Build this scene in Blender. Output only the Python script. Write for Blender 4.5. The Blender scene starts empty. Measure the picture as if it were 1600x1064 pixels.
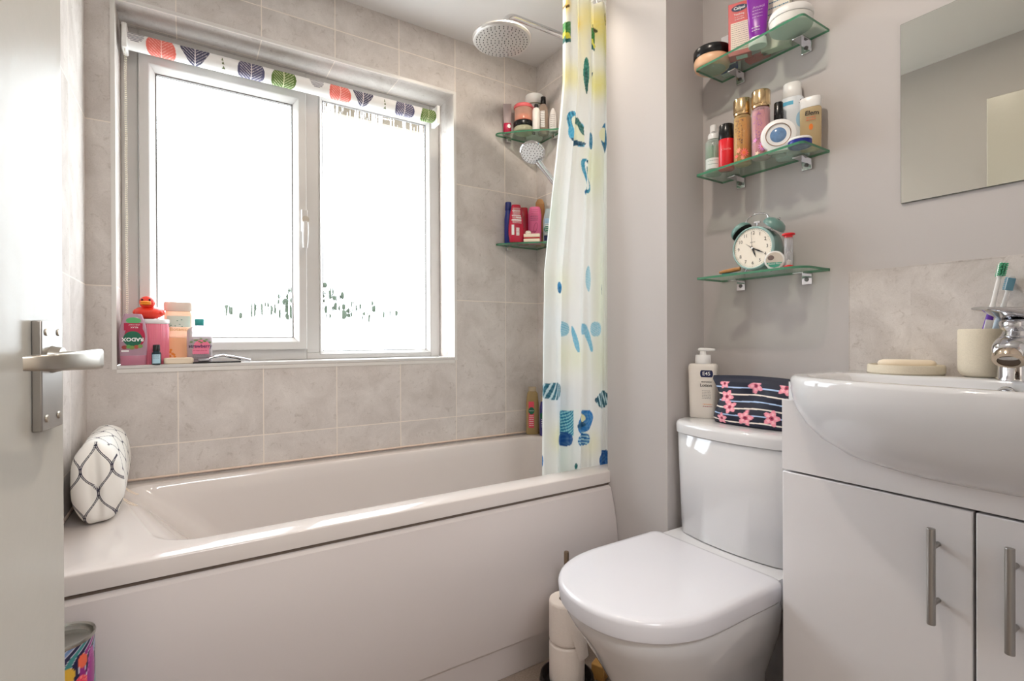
import bpy, bmesh, math, random
import numpy as np
from mathutils import Vector, Matrix
random.seed(7); rng = np.random.default_rng(7)
S = bpy.context.scene; COL = S.collection
PI = math.pi; R = math.radians

# ------------------------------------------------------------------ camera
cam = bpy.data.cameras.new('camera'); co = bpy.data.objects.new('camera', cam); COL.objects.link(co)
cam.sensor_width = 36.0; cam.lens = 17.811; cam.clip_start = 0.01; cam.clip_end = 200
def _camrot(yaw, pitch, roll):
    f = Vector((math.sin(yaw)*math.cos(pitch), math.cos(yaw)*math.cos(pitch), math.sin(pitch)))
    r0 = Vector((math.cos(yaw), -math.sin(yaw), 0)); u0 = r0.cross(f)
    r = math.cos(roll)*r0 + math.sin(roll)*u0; u = -math.sin(roll)*r0 + math.cos(roll)*u0
    return Matrix((r, u, -f)).transposed()
co.matrix_world = Matrix.Translation((0.25925, -1.96725, 0.98725)) @ _camrot(R(32.53), R(-.18), R(-.23)).to_4x4()
S.camera = co

# ------------------------------------------------------------------ world, lights, exposure
S.view_settings.view_transform = 'Standard'; S.view_settings.look = 'None'
S.view_settings.gamma = 1.0; S.view_settings.use_curve_mapping = False
S.view_settings.exposure = 0.0
wd = bpy.data.worlds.new('daylight'); S.world = wd; wd.use_nodes = True
wn = wd.node_tree.nodes; bg = wn['Background']
bg.inputs['Color'].default_value = (0.86, 0.94, 1.0, 1); bg.inputs['Strength'].default_value = 10.0
def lamp(name, kind, loc, power, color=(1, 1, 1), size=.1, rot=(0, 0, 0), **k):
    l = bpy.data.lights.new(name, kind); l.energy = power; l.color = color
    if kind == 'AREA': l.shape = k.get('shape', 'DISK'); l.size = size; l.size_y = k.get('size_y', size)
    elif kind == 'SUN': l.angle = k.get('angle', .02)
    else: l.shadow_soft_size = size
    o = bpy.data.objects.new(name, l); COL.objects.link(o); o.location = loc; o.rotation_euler = rot
    return o
# the sky seen by the window opening (a sampling portal, gives no light of its own)
pt = lamp('window_portal', 'AREA', (.65, .215, 1.47), 1, size=1.16, size_y=1.14, shape='RECTANGLE', rot=(R(-90), 0, 0))
pt.data.cycles.is_portal = True
sun = lamp('sun', 'SUN', (-1, 2, 4), 3.6, (1.0, .97, .92), angle=R(3))
sun.rotation_euler = Vector((.96, -.16, -.12)).to_track_quat('-Z', 'Y').to_euler()
WARM = (1.0, .88, .75)
for nm, x, y, w in (('downlight_bath', 1.22, -.55, 5), ('room_fill', .80, -1.35, 8)):  # the mid-room light is an added, unseen fill
    lamp(nm, 'AREA', (x, y, 2.262), w, WARM, .07)
lamp('hall_fill', 'AREA', (.45, -2.75, 2.2), 31, (.98, .98, 1.0), .6)  # added fill light behind the camera, with no fitting of its own
S.cycles.max_bounces = 10; S.cycles.diffuse_bounces = 6; S.cycles.glossy_bounces = 5
S.cycles.transmission_bounces = 8; S.cycles.transparent_max_bounces = 16
S.cycles.sample_clamp_indirect = 6.0; S.cycles.caustics_reflective = False; S.cycles.caustics_refractive = True
S.cycles.use_denoising = True

# ------------------------------------------------------------------ materials
def lin(v): return v/12.92 if v <= .04045 else ((v+.055)/1.055)**2.4
def C(r, g, b): return (lin(r/255), lin(g/255), lin(b/255), 1)
_mats = {}
def nm(name):
    m = bpy.data.materials.new(name); m.use_nodes = True
    return m, m.node_tree.nodes, m.node_tree.links, m.node_tree.nodes['Principled BSDF']
def P(name, rgb, rough=.5, metal=0, coat=0, trans=0, ior=1.45, sss=0, alpha=1, bump=0, bscale=80, spec=.5, var=0):
    if name in _mats: return _mats[name]
    m, n, l, b = nm(name)
    b.inputs['Base Color'].default_value = C(*rgb); b.inputs['Roughness'].default_value = rough
    b.inputs['Metallic'].default_value = metal; b.inputs['Coat Weight'].default_value = coat
    b.inputs['Coat Roughness'].default_value = .05
    b.inputs['Transmission Weight'].default_value = trans; b.inputs['IOR'].default_value = ior
    b.inputs['Alpha'].default_value = alpha; b.inputs['Specular IOR Level'].default_value = spec
    tc = n.new('ShaderNodeTexCoord'); ns = n.new('ShaderNodeTexNoise'); ns.inputs['Scale'].default_value = bscale
    ns.inputs['Detail'].default_value = 4
    l.new(tc.outputs['Object'], ns.inputs['Vector'])
    if var:
        mx = n.new('ShaderNodeMix'); mx.data_type = 'RGBA'; mx.blend_type = 'MULTIPLY'
        mx.inputs['A'].default_value = C(*rgb); g = 1-var
        mx.inputs['B'].default_value = (g, g, g, 1); l.new(ns.outputs['Fac'], mx.inputs['Factor'])
        l.new(mx.outputs['Result'], b.inputs['Base Color'])
    if bump:
        bp = n.new('ShaderNodeBump'); bp.inputs['Strength'].default_value = bump; bp.inputs['Distance'].default_value = .002
        l.new(ns.outputs['Fac'], bp.inputs['Height']); l.new(bp.outputs['Normal'], b.inputs['Normal'])
    _mats[name] = m; return m
def CLEAR(name, rgb, opac=.25, rough=.08, edge=.5):
    """thin clear plastic or glass: mostly see-through with a gloss"""
    if name in _mats: return _mats[name]
    m, n, l, b = nm(name)
    b.inputs['Base Color'].default_value = C(*rgb); b.inputs['Roughness'].default_value = rough
    tr = n.new('ShaderNodeBsdfTransparent'); c = C(*rgb); tr.inputs['Color'].default_value = tuple(.35+.65*x for x in c[:3])+(1,)
    fr = n.new('ShaderNodeLayerWeight'); fr.inputs['Blend'].default_value = .35
    mr = n.new('ShaderNodeMapRange'); mr.inputs['To Min'].default_value = opac; mr.inputs['To Max'].default_value = min(1, opac+edge)
    mx = n.new('ShaderNodeMixShader')
    l.new(fr.outputs['Facing'], mr.inputs['Value']); l.new(mr.outputs['Result'], mx.inputs['Fac'])
    l.new(tr.outputs['BSDF'], mx.inputs[1]); l.new(b.outputs['BSDF'], mx.inputs[2])
    l.new(mx.outputs['Shader'], n['Material Output'].inputs['Surface'])
    _mats[name] = m; return m
def PAINT(name, rough=.6, coat=0, transl=0, bump=0):
    """colour comes from the printed pattern stored on the mesh"""
    if name in _mats: return _mats[name]
    m, n, l, b = nm(name)
    a = n.new('ShaderNodeAttribute'); a.attribute_name = 'Col'
    l.new(a.outputs['Color'], b.inputs['Base Color']); b.inputs['Roughness'].default_value = rough
    b.inputs['Coat Weight'].default_value = coat
    if bump:
        tc = n.new('ShaderNodeTexCoord'); ns = n.new('ShaderNodeTexNoise'); ns.inputs['Scale'].default_value = 900
        bp = n.new('ShaderNodeBump'); bp.inputs['Strength'].default_value = bump; bp.inputs['Distance'].default_value = .001
        l.new(tc.outputs['Object'], ns.inputs['Vector']); l.new(ns.outputs['Fac'], bp.inputs['Height']); l.new(bp.outputs['Normal'], b.inputs['Normal'])
    if transl:
        t = n.new('ShaderNodeBsdfTranslucent'); mx = n.new('ShaderNodeMixShader'); mx.inputs['Fac'].default_value = transl
        l.new(a.outputs['Color'], t.inputs['Color']); l.new(b.outputs['BSDF'], mx.inputs[1]); l.new(t.outputs['BSDF'], mx.inputs[2])
        l.new(mx.outputs['Shader'], n['Material Output'].inputs['Surface'])
    _mats[name] = m; return m

def tile_mat(name='stone_tile', grout=True):
    m, n, l, b = nm(name)
    def math_(op, a, bb=None, c=None):
        x = n.new('ShaderNodeMath'); x.operation = op
        for i, v in enumerate((a, bb, c)):
            if v is None: continue
            if isinstance(v, (int, float)): x.inputs[i].default_value = v
            else: l.new(v, x.inputs[i])
        return x.outputs[0]
    tc = n.new('ShaderNodeTexCoord'); sp = n.new('ShaderNodeSeparateXYZ'); l.new(tc.outputs['Object'], sp.inputs[0])
    ge = n.new('ShaderNodeNewGeometry'); sn = n.new('ShaderNodeSeparateXYZ'); l.new(ge.outputs['True Normal'], sn.inputs[0])
    def line(ax, off, per):
        v = math_('SUBTRACT', sp.outputs[ax], off); v = math_('DIVIDE', v, per); v = math_('FRACT', v)
        v = math_('SUBTRACT', v, .5); v = math_('ABSOLUTE', v); v = math_('SUBTRACT', .5, v); v = math_('MULTIPLY', v, per)
        v = math_('LESS_THAN', v, .0016)
        nn = math_('ABSOLUTE', sn.outputs[ax]); return math_('MULTIPLY', v, math_('LESS_THAN', nn, .5))
    def cell(ax, off, per):
        v = math_('SUBTRACT', sp.outputs[ax], off); return math_('FLOOR', math_('DIVIDE', v, per))
    g = math_('MAXIMUM', line('X', .229, .25), line('Z', .6545, .5)); g = math_('MAXIMUM', g, line('Y', -.247, .25))
    g2 = line('Y', .1335, 4.0); g = math_('MAXIMUM', g, g2)
    if not grout: g = math_('MULTIPLY', g, 0)
    cx = math_('MULTIPLY', cell('X', .229, .25), 3.7); cz = math_('MULTIPLY', cell('Z', .6545, .5), 5.3); cy = math_('MULTIPLY', cell('Y', -.247, .25), 4.1)
    cb = n.new('ShaderNodeCombineXYZ'); l.new(cx, cb.inputs[0]); l.new(cy, cb.inputs[1]); l.new(cz, cb.inputs[2])
    ad = n.new('ShaderNodeVectorMath'); l.new(tc.outputs['Object'], ad.inputs[0]); l.new(cb.outputs[0], ad.inputs[1])
    def noise(sc, det, rough=.55, dist=0):
        sc = sc if grout else sc*1.9
        x = n.new('ShaderNodeTexNoise'); x.inputs['Scale'].default_value = sc; x.inputs['Detail'].default_value = det
        x.inputs['Roughness'].default_value = rough; x.inputs['Distortion'].default_value = dist; l.new(ad.outputs[0], x.inputs['Vector']); return x.outputs['Fac']
    def ramp(src, stops):
        r = n.new('ShaderNodeValToRGB'); e = r.color_ramp.elements
        while len(e) < len(stops): e.new(.5)
        for i, (p, c) in enumerate(stops): e[i].position = p; e[i].color = c
        l.new(src, r.inputs[0]); return r.outputs[0]
    base = ramp(noise(7, 8, .62, .6), [(.3, C(190, 183, 178)), (.5, C(204, 198, 194)), (.72, C(217, 212, 208))])
    spots = ramp(noise(34, 6, .7, 1.2), [(.33, (.55, .50, .46, 1)), (.43, (1, 1, 1, 1))])
    fine = ramp(noise(260, 3, .6), [(.3, (.9, .89, .88, 1)), (.6, (1, 1, 1, 1))])
    ochre = ramp(noise(11, 5, .7, 2.0), [(.66, (1, 1, 1, 1)), (.8, (.93, .86, .78, 1))])
    veins = ramp(noise(16, 5, .5, 2.6), [(.485, (1, 1, 1, 1)), (.5, (1.08, 1.08, 1.08, 1)), (.515, (1, 1, 1, 1))])
    cur = base
    for t in (spots, fine, ochre, veins):
        mx = n.new('ShaderNodeMix'); mx.data_type = 'RGBA'; mx.blend_type = 'MULTIPLY'; mx.inputs['Factor'].default_value = .38 if t is spots else .68
        l.new(cur, mx.inputs['A']); l.new(t, mx.inputs['B']); cur = mx.outputs['Result']
    mx = n.new('ShaderNodeMix'); mx.data_type = 'RGBA'; mx.inputs['B'].default_value = C(228, 219, 209)
    l.new(cur, mx.inputs['A']); l.new(g, mx.inputs['Factor']); l.new(mx.outputs['Result'], b.inputs['Base Color'])
    b.inputs['Roughness'].default_value = .62; b.inputs['Specular IOR Level'].default_value = .02
    h = math_('SUBTRACT', math_('MULTIPLY', noise(60, 5), .25), g)
    bp = n.new('ShaderNodeBump'); bp.inputs['Strength'].default_value = .35; bp.inputs['Distance'].default_value = .0015
    l.new(h, bp.inputs['Height']); l.new(bp.outputs['Normal'], b.inputs['Normal'])
    return m
def pane_mat():
    """obscure glass: rippled in fine vertical streaks"""
    m, n, l, b = nm('obscure_glass')
    tc = n.new('ShaderNodeTexCoord'); mp = n.new('ShaderNodeMapping'); mp.inputs['Scale'].default_value = (1, 1, .30)
    l.new(tc.outputs['Object'], mp.inputs[0])
    ns = n.new('ShaderNodeTexNoise'); ns.inputs['Scale'].default_value = 170; ns.inputs['Detail'].default_value = 3
    l.new(mp.outputs[0], ns.inputs['Vector'])
    bp = n.new('ShaderNodeBump'); bp.inputs['Strength'].default_value = 1.0; bp.inputs['Distance'].default_value = .006
    l.new(ns.outputs['Fac'], bp.inputs['Height'])
    rf = n.new('ShaderNodeBsdfRefraction'); rf.inputs['IOR'].default_value = 1.45; rf.inputs['Roughness'].default_value = .0
    l.new(bp.outputs['Normal'], rf.inputs['Normal'])
    tr = n.new('ShaderNodeBsdfTransparent'); gl = n.new('ShaderNodeBsdfGlossy'); gl.inputs['Roughness'].default_value = .1
    mp2 = n.new('ShaderNodeMapping'); mp2.inputs['Scale'].default_value = (1, 1, .055); l.new(tc.outputs['Object'], mp2.inputs[0])
    n2 = n.new('ShaderNodeTexNoise'); n2.inputs['Scale'].default_value = 130; n2.inputs['Detail'].default_value = 2; l.new(mp2.outputs[0], n2.inputs['Vector'])
    rp = n.new('ShaderNodeMapRange'); rp.inputs['From Min'].default_value = .535; rp.inputs['From Max'].default_value = .55; l.new(n2.outputs['Fac'], rp.inputs['Value'])
    c = n.new('ShaderNodeMixShader'); l.new(rp.outputs['Result'], c.inputs['Fac'])
    l.new(tr.outputs[0], c.inputs[1]); l.new(rf.outputs[0], c.inputs[2])
    d = n.new('ShaderNodeMixShader'); d.inputs['Fac'].default_value = .04
    l.new(c.outputs[0], d.inputs[1]); l.new(gl.outputs[0], d.inputs[2])
    l.new(d.outputs[0], n['Material Output'].inputs['Surface'])
    return m
TILE = tile_mat(); STONE = tile_mat('stone_slab', False); PANE = pane_mat()
WALLP = P('wall_paint', (190, 185, 183), .6, bump=.05, bscale=220)
CEILP = P('ceiling_paint', (224, 222, 221), .7, bump=.04, bscale=150)
WHITE = P('white_plastic', (236, 236, 235), .3)
UPVC = P('white_upvc', (204, 202, 200), .3)
ACRYL = P('white_acrylic', (214, 207, 203), .13, coat=.25)
PANELW = P('bath_panel_acrylic', (204, 197, 195), .25, coat=.15)
CERAM = P('white_ceramic', (215, 215, 217), .07, coat=.5)
SEATP = P('white_seat_plastic', (212, 211, 216), .17)
GLOSSW = P('white_gloss_board', (222, 220, 222), .16, coat=.3)
DOORP = P('white_gloss_door_paint', (188, 186, 179), .27, bump=.3, bscale=26, spec=.2)
CHROME = P('chrome', (215, 215, 218), .07, metal=1)
NICKEL = P('brushed_nickel', (178, 172, 162), .3, metal=1)
STEELB = P('brushed_steel', (170, 167, 163), .33, metal=1)
DARK = P('dark_recess', (38, 34, 32), .6)
BLACK = P('black_plastic', (18, 18, 20), .25)
FLOORM = P('speckled_vinyl', (168, 152, 140), .5, var=.55, bscale=190)
GEDGE = P('green_glass_edge', (70, 128, 98), .12)
GTOP = CLEAR('shelf_glass', (226, 240, 231), .07, .03, .13)

# ------------------------------------------------------------------ mesh helpers
def ring_rr(x0, x1, y0, y1, r, nc=6, ns=8):
    """counter-clockwise rounded rectangle with fixed point count"""
    pts = []
    for cx, cy, a0, (sx, sy), (ex, ey) in ((x1-r, y0+r, -90, (x0+r, y0), (x1-r, y0)), (x1-r, y1-r, 0, (x1, y0+r), (x1, y1-r)),
                                           (x0+r, y1-r, 90, (x1-r, y1), (x0+r, y1)), (x0+r, y0+r, 180, (x0, y1-r), (x0, y0+r))):
        for i in range(ns): t = i/ns; pts.append((sx+(ex-sx)*t, sy+(ey-sy)*t))
        for i in range(nc): a = R(a0+90*i/nc); pts.append((cx+r*math.cos(a), cy+r*math.sin(a)))
    return pts
def spow(v, p): return math.copysign(abs(v)**p, v)
def ring_se(hw, hd, e, n=40, cx=0, cy=0):
    return [(cx+hw*spow(math.cos(2*PI*i/n), 2/e), cy+hd*spow(math.sin(2*PI*i/n), 2/e)) for i in range(n)]
class MB:
    def __init__(s): s.v = []; s.f = []; s.m = []
    def add(s, vs, fs, mi=0):
        o = len(s.v); s.v += [tuple(v) for v in vs]; s.f += [tuple(i+o for i in f) for f in fs]; s.m += [mi]*len(fs); return s
    def box(s, x0, x1, y0, y1, z0, z1, mi=0):
        return s.add([(x0,y0,z0),(x1,y0,z0),(x1,y1,z0),(x0,y1,z0),(x0,y0,z1),(x1,y0,z1),(x1,y1,z1),(x0,y1,z1)],
                     [(3,2,1,0),(4,5,6,7),(0,1,5,4),(1,2,6,5),(2,3,7,6),(3,0,4,7)], mi)
    def quad(s, a, b, c, d, mi=0): return s.add([a, b, c, d], [(0, 1, 2, 3)], mi)
    def loft(s, rings, cap0=True, cap1=True, closed=True, mi=0):
        n = len(rings[0]); vs = [p for r in rings for p in r]; fs = []
        for k in range(len(rings)-1):
            for i in range(n if closed else n-1):
                j = (i+1) % n; fs.append((k*n+i, k*n+j, (k+1)*n+j, (k+1)*n+i))
        if cap0: fs.append(tuple(reversed(range(n))))
        if cap1: fs.append(tuple(range((len(rings)-1)*n, len(rings)*n)))
        return s.add(vs, fs, mi)
    def lathe(s, prof, n=32, at=(0, 0, 0), rot=None, mi=0):
        """prof [(r, z)]; optional 3x3 rotation matrix then translation"""
        vs = []; fs = []; idx = []
        for r, z in prof:
            if r < 1e-6: idx.append([len(vs)]*n); vs.append((0, 0, z))
            else:
                idx.append(list(range(len(vs), len(vs)+n))); vs += [(r*math.cos(2*PI*i/n), r*math.sin(2*PI*i/n), z) for i in range(n)]
        for k in range(len(prof)-1):
            for i in range(n):
                j = (i+1) % n; q = []
                for t in (idx[k][i], idx[k][j], idx[k+1][j], idx[k+1][i]):
                    if t not in q: q.append(t)
                if len(q) > 2: fs.append(tuple(q))
        if rot is not None: vs = [tuple(rot @ Vector(v)) for v in vs]
        vs = [(v[0]+at[0], v[1]+at[1], v[2]+at[2]) for v in vs]
        return s.add(vs, fs, mi)
    def cyl(s, a, b, r, n=20, r2=None, mi=0):
        a = Vector(a); b = Vector(b); d = b-a; L = d.length; r2 = r if r2 is None else r2
        q = Vector((0, 0, 1)).rotation_difference(d.normalized()).to_matrix()
        return s.lathe([(0, 0), (r, 0), (r2, L), (0, L)], n, a, q, mi)
    def tube(s, path, r, n=12, mi=0, cap=True, flat=1.0):
        pts = [Vector(p) for p in path]; rings = []; up = None
        for i, p in enumerate(pts):
            t = (pts[min(i+1, len(pts)-1)]-pts[max(i-1, 0)]).normalized()
            if up is None: up = Vector((0, 0, 1)) if abs(t.z) < .9 else Vector((1, 0, 0))
            a = t.cross(up).normalized(); bb = a.cross(t).normalized(); up = bb
            rr = r[i] if isinstance(r, (list, tuple)) else r
            rings.append([tuple(p+a*rr*math.cos(2*PI*k/n)+bb*rr*flat*math.sin(2*PI*k/n)) for k in range(n)])
        return s.loft(rings, cap, cap, mi=mi)
    def ball(s, c, rx, ry=None, rz=None, n=20, mi=0):
        ry = rx if ry is None else ry; rz = rx if rz is None else rz
        pr = [(math.sin(PI*i/12), -math.cos(PI*i/12)) for i in range(13)]
        o = len(s.v); s.lathe(pr, n, mi=mi)
        s.v[o:] = [(c[0]+v[0]*rx, c[1]+v[1]*ry, c[2]+v[2]*rz) for v in s.v[o:]]; return s
    def xf(s, M):
        s.v = [tuple(M @ Vector(v)) for v in s.v]; return s
    def obj(s, name, mat, parent=None, smooth=40, bevel=0, seg=2, recalc=True, loc=None):
        me = bpy.data.meshes.new(name); me.from_pydata(s.v, [], s.f)
        mats = mat if isinstance(mat, (list, tuple)) else [mat]
        for mm in mats: me.materials.append(mm)
        if len(mats) > 1: me.polygons.foreach_set('material_index', s.m)
        if recalc:
            b = bmesh.new(); b.from_mesh(me); bmesh.ops.recalc_face_normals(b, faces=b.faces); b.to_mesh(me); b.free()
        if smooth:
            me.polygons.foreach_set('use_smooth', [True]*len(me.polygons)); me.set_sharp_from_angle(angle=R(smooth))
        me.update()
        o = bpy.data.objects.new(name, me); COL.objects.link(o)
        if parent: o.parent = parent
        if loc: o.location = loc
        if bevel:
            md = o.modifiers.new('bevel', 'BEVEL'); md.width = bevel; md.segments = seg; md.limit_method = 'ANGLE'; md.angle_limit = R(35)
        return o
def tag(o, label=None, cat=None, group=None, kind=None):
    if label: o['label'] = label
    if cat: o['category'] = cat
    if group: o['group'] = group
    if kind: o['kind'] = kind
    return o
def thing(name, label, cat, loc=(0, 0, 0), rz=0, group=None, kind=None):
    o = bpy.data.objects.new(name, None); COL.objects.link(o); o.empty_display_size = .02
    o.location = loc; o.rotation_euler = (0, 0, R(rz)); return tag(o, label, cat, group, kind)
def bx(name, x0, x1, y0, y1, z0, z1, mat, parent=None, bevel=.002, seg=2):
    return MB().box(x0, x1, y0, y1, z0, z1).obj(name, mat, parent, bevel=bevel, seg=seg)
def painted(name, pos, rgb, mat, parent=None, wrap=False):
    """pos (nv,nu,3) grid, rgb (nv,nu,3) printed colour 0-255"""
    nv, nu, _ = pos.shape; idx = np.arange(nv*nu).reshape(nv, nu)
    if wrap: nxt = np.roll(idx, -1, 1); a, b, c, d = idx[:-1], nxt[:-1], nxt[1:], idx[1:]
    else: a, b, c, d = idx[:-1, :-1], idx[:-1, 1:], idx[1:, 1:], idx[1:, :-1]
    fs = np.stack([a.ravel(), b.ravel(), c.ravel(), d.ravel()], 1)
    me = bpy.data.meshes.new(name); me.from_pydata(pos.reshape(-1, 3).tolist(), [], fs.tolist()); me.materials.append(mat)
    at = me.color_attributes.new('Col', 'FLOAT_COLOR', 'POINT'); s = np.clip(rgb.reshape(-1, 3)/255, 0, 1)
    L = np.where(s <= .04045, s/12.92, ((s+.055)/1.055)**2.4); at.data.foreach_set('color', np.c_[L, np.ones(len(L))].astype(np.float32).ravel())
    me.polygons.foreach_set('use_smooth', [True]*len(me.polygons)); me.update()
    o = bpy.data.objects.new(name, me); COL.objects.link(o)
    if parent: o.parent = parent
    return o

# front surfaces for labels: a callable (x, z) -> y of the -Y side
def sec_at(secs, z):
    if z <= secs[0][0]: return secs[0][1:]
    for a, b in zip(secs, secs[1:]):
        if z <= b[0]:
            t = (z-a[0])/max(1e-9, b[0]-a[0]); return tuple(a[i]+(b[i]-a[i])*t for i in (1, 2, 3))
    return secs[-1][1:]
def front_of(secs, cx=0, cy=0):
    def fn(x, z):
        hw, hd, e = sec_at(secs, z); q = min(.985, abs((x-cx)/hw)); return cy-hd*(1-q**e)**(1/e)
    return fn
def flat(y): return lambda x, z: y
def body(name, secs, mat, parent, n=44, cx=0, cy=0, smooth=50):
    return MB().loft([[(x, y, z) for x, y in ring_se(hw, hd, e, n, cx, cy)] for z, hw, hd, e in secs]).obj(name, mat, parent, smooth=smooth)
def patch(name, fr, mat, parent, x0, x1, z0, z1, off=.0005, nx=14, nz=8):
    vs = [(x0+(x1-x0)*i/nx, fr(x0+(x1-x0)*i/nx, z0+(z1-z0)*k/nz)-off, z0+(z1-z0)*k/nz) for k in range(nz+1) for i in range(nx+1)]
    fs = [(k*(nx+1)+i, k*(nx+1)+i+1, (k+1)*(nx+1)+i+1, (k+1)*(nx+1)+i) for k in range(nz) for i in range(nx)]
    return MB().add(vs, fs).obj(name, mat, parent, recalc=False)
def disc(name, fr, mat, parent, cx, cz, rx, rz, off=.0008, n=28, k=4, petals=0):
    vs = [(cx, fr(cx, cz)-off, cz)]; fs = []
    for j in range(1, k+1):
        for i in range(n):
            a = 2*PI*i/n; s = j/k*(1 if not petals else .72+.28*math.cos(petals*a)); x = cx+rx*s*math.cos(a); z = cz+rz*s*math.sin(a); vs.append((x, fr(x, z)-off, z))
    for i in range(n): fs.append((0, 1+i, 1+(i+1) % n))
    for j in range(k-1):
        for i in range(n): a = 1+j*n; fs.append((a+i, a+n+i, a+n+(i+1) % n, a+(i+1) % n))
    return MB().add(vs, fs).obj(name, mat, parent, recalc=False)
def polyp(name, fr, mat, parent, pts, off=.0009):
    return MB().add([(x, fr(x, z)-off, z) for x, z in pts], [tuple(range(len(pts)))]).obj(name, mat, parent, recalc=False)
def text(name, s, size, x, z, fr, mat, parent, rot=0, off=.0011, bold=0, sx=1.0):
    cu = bpy.data.curves.new('lettering', 'FONT'); cu.body = s; cu.size = size; cu.align_x = 'CENTER'; cu.align_y = 'CENTER'; cu.resolution_u = 3; cu.offset = bold
    t = bpy.data.objects.new('lettering', cu); COL.objects.link(t)
    dg = bpy.context.evaluated_depsgraph_get(); me = bpy.data.meshes.new_from_object(t.evaluated_get(dg)); bpy.data.objects.remove(t); bpy.data.curves.remove(cu)
    ca, sa = math.cos(R(rot)), math.sin(R(rot))
    for v in me.vertices:
        px = v.co.x*sx*ca - v.co.y*sa + x; pz = v.co.x*sx*sa + v.co.y*ca + z; v.co = (px, fr(px, pz)-off, pz)
    me.materials.clear(); me.materials.append(mat); me.name = name; me.update()
    o = bpy.data.objects.new(name, me); COL.objects.link(o); o.parent = parent; return o
def lines(name, fr, mat, parent, x0, x1, z0, z1, k, h=.0009, off=.0010, seed=1):
    """small print: rows of short strokes"""
    rd = random.Random(seed); mb = MB()
    for r in range(k):
        z = z1-(z1-z0)*r/max(1, k-1); x = x0
        while x < x1-.001:
            w = min(rd.uniform(.002, .006), x1-x)
            a, b = x, x+w; mb.add([(a, fr(a, z)-off, z), (b, fr(b, z)-off, z), (b, fr(b, z+h)-off, z+h), (a, fr(a, z+h)-off, z+h)], [(0, 1, 2, 3)]); x += w+.0012
    return mb.obj(name, mat, parent, recalc=False)
# ================================================================== the room
XR, XN, XW, YN0, YN1, ZC, YF = 1.658, 1.444, 1.6127, -.705, -.957, 2.2765, -2.03
ox0, ox1, oz0, oz1, RD = .072, 1.221, .910, 2.037, .185
w = MB()
for a in (((-.0, 0), (ox0, ZC)), ((ox1, 0), (XR, ZC)), ((ox0, 0), (ox1, oz0)), ((ox0, oz1), (ox1, ZC))):
    (xa, za), (xb, zb) = a; w.quad((xa, 0, za), (xb, 0, za), (xb, 0, zb), (xa, 0, zb))
w.quad((ox0, 0, oz1), (ox1, 0, oz1), (ox1, RD, oz1), (ox0, RD, oz1)); w.quad((ox0, 0, oz0), (ox0, 0, oz1), (ox0, RD, oz1), (ox0, RD, oz0))
w.quad((ox1, 0, oz0), (ox1, RD, oz0), (ox1, RD, oz1), (ox1, 0, oz1)); w.quad((ox0, 0, oz0-.012), (ox1, 0, oz0-.012), (ox1, RD, oz0-.012), (ox0, RD, oz0-.012))
tag(w.obj('wall_back', TILE, smooth=0, recalc=False), kind='structure')
w = MB().quad((0, 0, 0), (0, -.80, 0), (0, -.80, ZC), (0, 0, ZC)).quad((-.008, -.80, 0), (-.008, YF, 0), (-.008, YF, ZC), (-.008, -.80, ZC), 1).quad((0, -.80, 0), (-.008, -.80, 0), (-.008, -.80, ZC), (0, -.80, ZC))
tag(w.obj('wall_left', [TILE, WALLP], smooth=0, recalc=False), kind='structure')
tag(MB().quad((XR, 0, 0), (XR, 0, ZC), (XR, YN0, ZC), (XR, YN0, 0)).obj('wall_right', TILE, smooth=0, recalc=False), kind='structure')
tag(MB().box(XN, XR, YN1, YN0, 0, ZC).obj('wall_nib', WALLP, smooth=0), kind='structure')
tag(MB().quad((XW, YN1, 0), (XW, YF, 0), (XW, YF, ZC), (XW, YN1, ZC)).obj('wall_side', WALLP, smooth=0, recalc=False), kind='structure')
w = MB()
for xa, xb, za, zb in ((-.008, .02, 0, ZC), (.83, XW, 0, ZC), (.02, .83, 2.0, ZC)): w.box(xa, xb, YF-.1, YF, za, zb)
tag(w.obj('wall_front', WALLP, smooth=0), kind='structure')
tag(MB().quad((0, 0, 0), (XR, 0, 0), (XR, YF-.1, 0), (-.008, YF-.1, 0)).obj('floor', FLOORM, smooth=0, recalc=False), kind='structure')
tag(MB().quad((-.008, 0, ZC), (XR, 0, ZC), (XR, YF-.1, ZC), (-.008, YF-.1, ZC)).obj('ceiling', CEILP, smooth=0, recalc=False), kind='structure')
# hallway behind the camera
HW = P('hall_paint', (222, 216, 208), .6)
w = MB(); hx0, hx1, hy = -.5, 1.5, -3.5
w.quad((hx0, hy, 0), (hx1, hy, 0), (hx1, hy, 2.4), (hx0, hy, 2.4)).quad((hx0, hy, 0), (hx0, YF-.1, 0), (hx0, YF-.1, 2.4), (hx0, hy, 2.4)).quad((hx1, hy, 0), (hx1, YF-.1, 0), (hx1, YF-.1, 2.4), (hx1, hy, 2.4))
w.quad((hx0, hy, 2.4), (hx1, hy, 2.4), (hx1, YF-.1, 2.4), (hx0, YF-.1, 2.4))
for xa, xb, za, zb in ((hx0, .02, 0, 2.4), (.83, hx1, 0, 2.4), (.02, .83, 2.0, 2.4)): w.quad((xa, YF-.102, za), (xb, YF-.102, za), (xb, YF-.102, zb), (xa, YF-.102, zb))
tag(w.obj('wall_hall', HW, smooth=0, recalc=False), kind='structure')
tag(MB().quad((hx0, hy, -.001), (hx1, hy, -.001), (hx1, YF-.1, -.001), (hx0, YF-.1, -.001)).obj('floor_hall', P('hall_carpet', (150, 138, 126), .9), smooth=0, recalc=False), kind='structure')
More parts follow.
